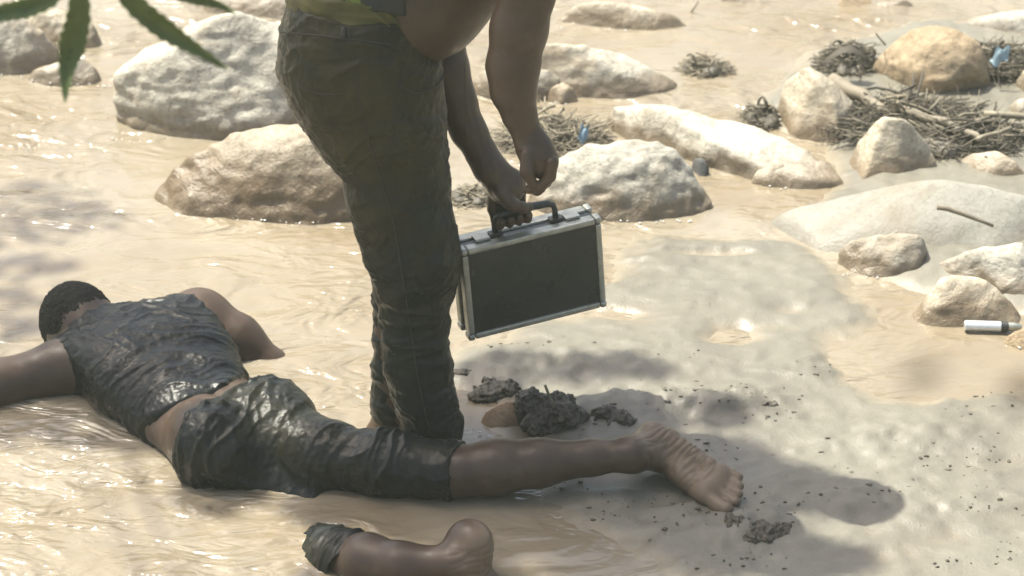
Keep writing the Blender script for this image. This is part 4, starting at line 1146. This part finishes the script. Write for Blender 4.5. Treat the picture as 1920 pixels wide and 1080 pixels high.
for P0, rx_, ry_, n, lift in SHADE:
    lift = lift * 1.5; cen = P0 + SUN_DIR * (lift - P0[2]) / SUN_DIR[2]; cents.append(cen)
    for _ in range(int(n * 1.15)):
        u, s = rr.uniform(0, 2 * math.pi), math.sqrt(rr.uniform(0, 1))
        o = cen + np.array([math.cos(u) * rx_ * s, math.sin(u) * ry_ * s, 0]) + SUN_DIR * rr.normal() * .12
        d = unit(np.array([rr.normal(), rr.normal(), -.5 + .35 * rr.normal()])); sd = unit(np.cross(d, np.array([rr.normal() * .3, rr.normal() * .3, 1])))
        L, w = rr.uniform(.06, .11), rr.uniform(.013, .021); nn = np.cross(d, sd) * .006
        V += [o - d * L / 2, o - d * L * .1 + sd * w, o + d * L / 2, o - d * L * .1 - sd * w, o - d * L * .1 + nn]
        Q += [(base_i, base_i + 1, base_i + 4), (base_i + 1, base_i + 2, base_i + 4), (base_i + 2, base_i + 3, base_i + 4), (base_i + 3, base_i, base_i + 4)]; base_i += 5
fo = adopt(tree, link("crown", V, Q, M_CROWN, smooth=False)); tag(fo, kind='stuff')
SB_ = Soup()
spine = [np.array(p) for p in [(-3.0, 3.3, 4.9), (-2.7, 3.8, 5.1), (-2.4, 4.4, 5.1)]]
for cen in cents:
    a = min(spine, key=lambda s: np.linalg.norm(s - cen)); vv, ff = tube([a, (a + cen) / 2 + np.array([0, 0, .08]), cen], [.007, .005, .002], 5); SB_.add(vv, ff)
adopt(tree, tag(link("branch_twigs", SB_.v, SB_.f, M_BARK), kind='stuff'))
# the drooping leaves in view
def leaf(pts, hw, name="leaf", n=26, Y0=2.95, m=M_LEAF, par=tree, serr=.10):
    P = arc([(x, y) for x, y in pts], n); W = np.interp(np.linspace(0, 1, n), np.linspace(0, 1, len(hw)), hw)
    v = []; 
    for i in range(n):
        t = i / (n - 1); c = at(P[i][0], P[i][1], Y0 + .03 * math.sin(3 * t))
        d = P[min(i + 1, n - 1)] - P[max(i - 1, 0)]; d = d / np.linalg.norm(d)
        nrm = np.array([d[1], 0, d[0]]) 
        w = W[i] * depth(c) / FPX; sw = w * (1 + serr * (1 if i % 2 else -1))
        s3 = unit(np.array([-d[1], .25, -d[0]]))
        v += [c - s3 * sw + np.array([0, -.012, .0]) * w / .02, c - s3 * sw * .5 + np.array([0, -.004, 0]), c, c + s3 * sw * .5 + np.array([0, -.004, 0]), c + s3 * sw + np.array([0, -.012, 0]) * w / .02]
    f = [(i * 5 + j, (i + 1) * 5 + j, (i + 1) * 5 + j + 1, i * 5 + j + 1) for i in range(n - 1) for j in range(4)]
    k = len(v); v += [p + np.array([0, .0012, 0]) for p in v]; f += [tuple(x + k for x in q_[::-1]) for q_ in f]
    return adopt(par, link(name, v, f, m))
leaf([(150, -60), (150, 20), (138, 80), (126, 130), (122, 192)], [10, 24, 27, 16, 1.0])
leaf([(200, -50), (255, 5), (310, 50), (365, 88), (428, 130)], [8, 24, 25, 15, 1.0])
leaf([(140, -70), (100, -10), (50, 12), (0, 22), (-60, 40)], [8, 16, 19, 16, 2.0], Y0=3.0)
leaf([(250, -60), (320, -20), (370, -4), (410, 8), (443, 26)], [8, 14, 14, 9, 1.0], Y0=3.05)
branch("twig", [(-.80, 3.0, 1.92), (-.66, 2.97, 1.78), (-.565, 2.96, 1.72)], .006, .003, 6)

# a sprig close to the lens, far out of focus
sprig = empty("leaf_sprig", "blurred brown leaf sprig close to the camera at the right edge", "leaf", at(2000, 800, .62))
def near_leaf(a, b, w):
    n = 7; a, b = np.array(a), np.array(b); d = b - a; sd = unit(np.cross(d, [0, 1, .2])); v = []
    for i in range(n):
        t = i / (n - 1); q_ = w * math.sin(math.pi * (.06 + .88 * t)); v += [a + d * t - sd * q_, a + d * t + np.array([0, .0012, 0]), a + d * t + sd * q_]
    f = [(i * 3 + j, i * 3 + 3 + j, i * 3 + 4 + j, i * 3 + 1 + j) for i in range(n - 1) for j in (0, 1)]
    k = len(v); v += [p + np.array([0, .0006, 0]) for p in v]; f += [tuple(x + k for x in q_[::-1]) for q_ in f]
    adopt(sprig, link("leaf", v, f, M_DRY))
M_DRY = m_plain("dry_leaf", (.10, .083, .045), .7, 0, .3, 200)
near_leaf(at(1775, 690, .70), at(1690, 712, .70), .0042)
near_leaf(at(1960, 730, .70), at(1880, 745, .70), .0055)
stick("stem", None, None, [at(2010, 800, .70), at(1960, 735, .70), at(1880, 700, .70), at(1775, 690, .70)], .0005, .0003, M_BARK, parent=sprig)
# ------------------------------------------------------------------ added haze volume, lifts the blacks like a lens veil
hm = bpy.data.materials.new("veil_haze"); hm.use_nodes = True; hm.node_tree.nodes.clear()
ho = hm.node_tree.nodes.new('ShaderNodeOutputMaterial'); hv = hm.node_tree.nodes.new('ShaderNodeVolumePrincipled')
hv.inputs['Density'].default_value = VEIL_HAZE; hv.inputs['Color'].default_value = (.92, 1.0, .82, 1); hv.inputs['Anisotropy'].default_value = 0.3
hm.node_tree.links.new(hv.outputs[0], ho.inputs['Volume'])
hz = [(x, y, z) for x in (-90, 90) for y in (-90, 95) for z in (-1.3, 7.0)]
hb_ = link("added_haze_volume", hz, [(0, 1, 3, 2), (4, 6, 7, 5), (0, 4, 5, 1), (2, 3, 7, 6), (0, 2, 6, 4), (1, 5, 7, 3)], hm, smooth=False)
tag(hb_, kind='stuff')
print("BUILT", len(bpy.data.objects), sum(len(o.data.polygons) for o in C.objects if o.type == 'MESH'))
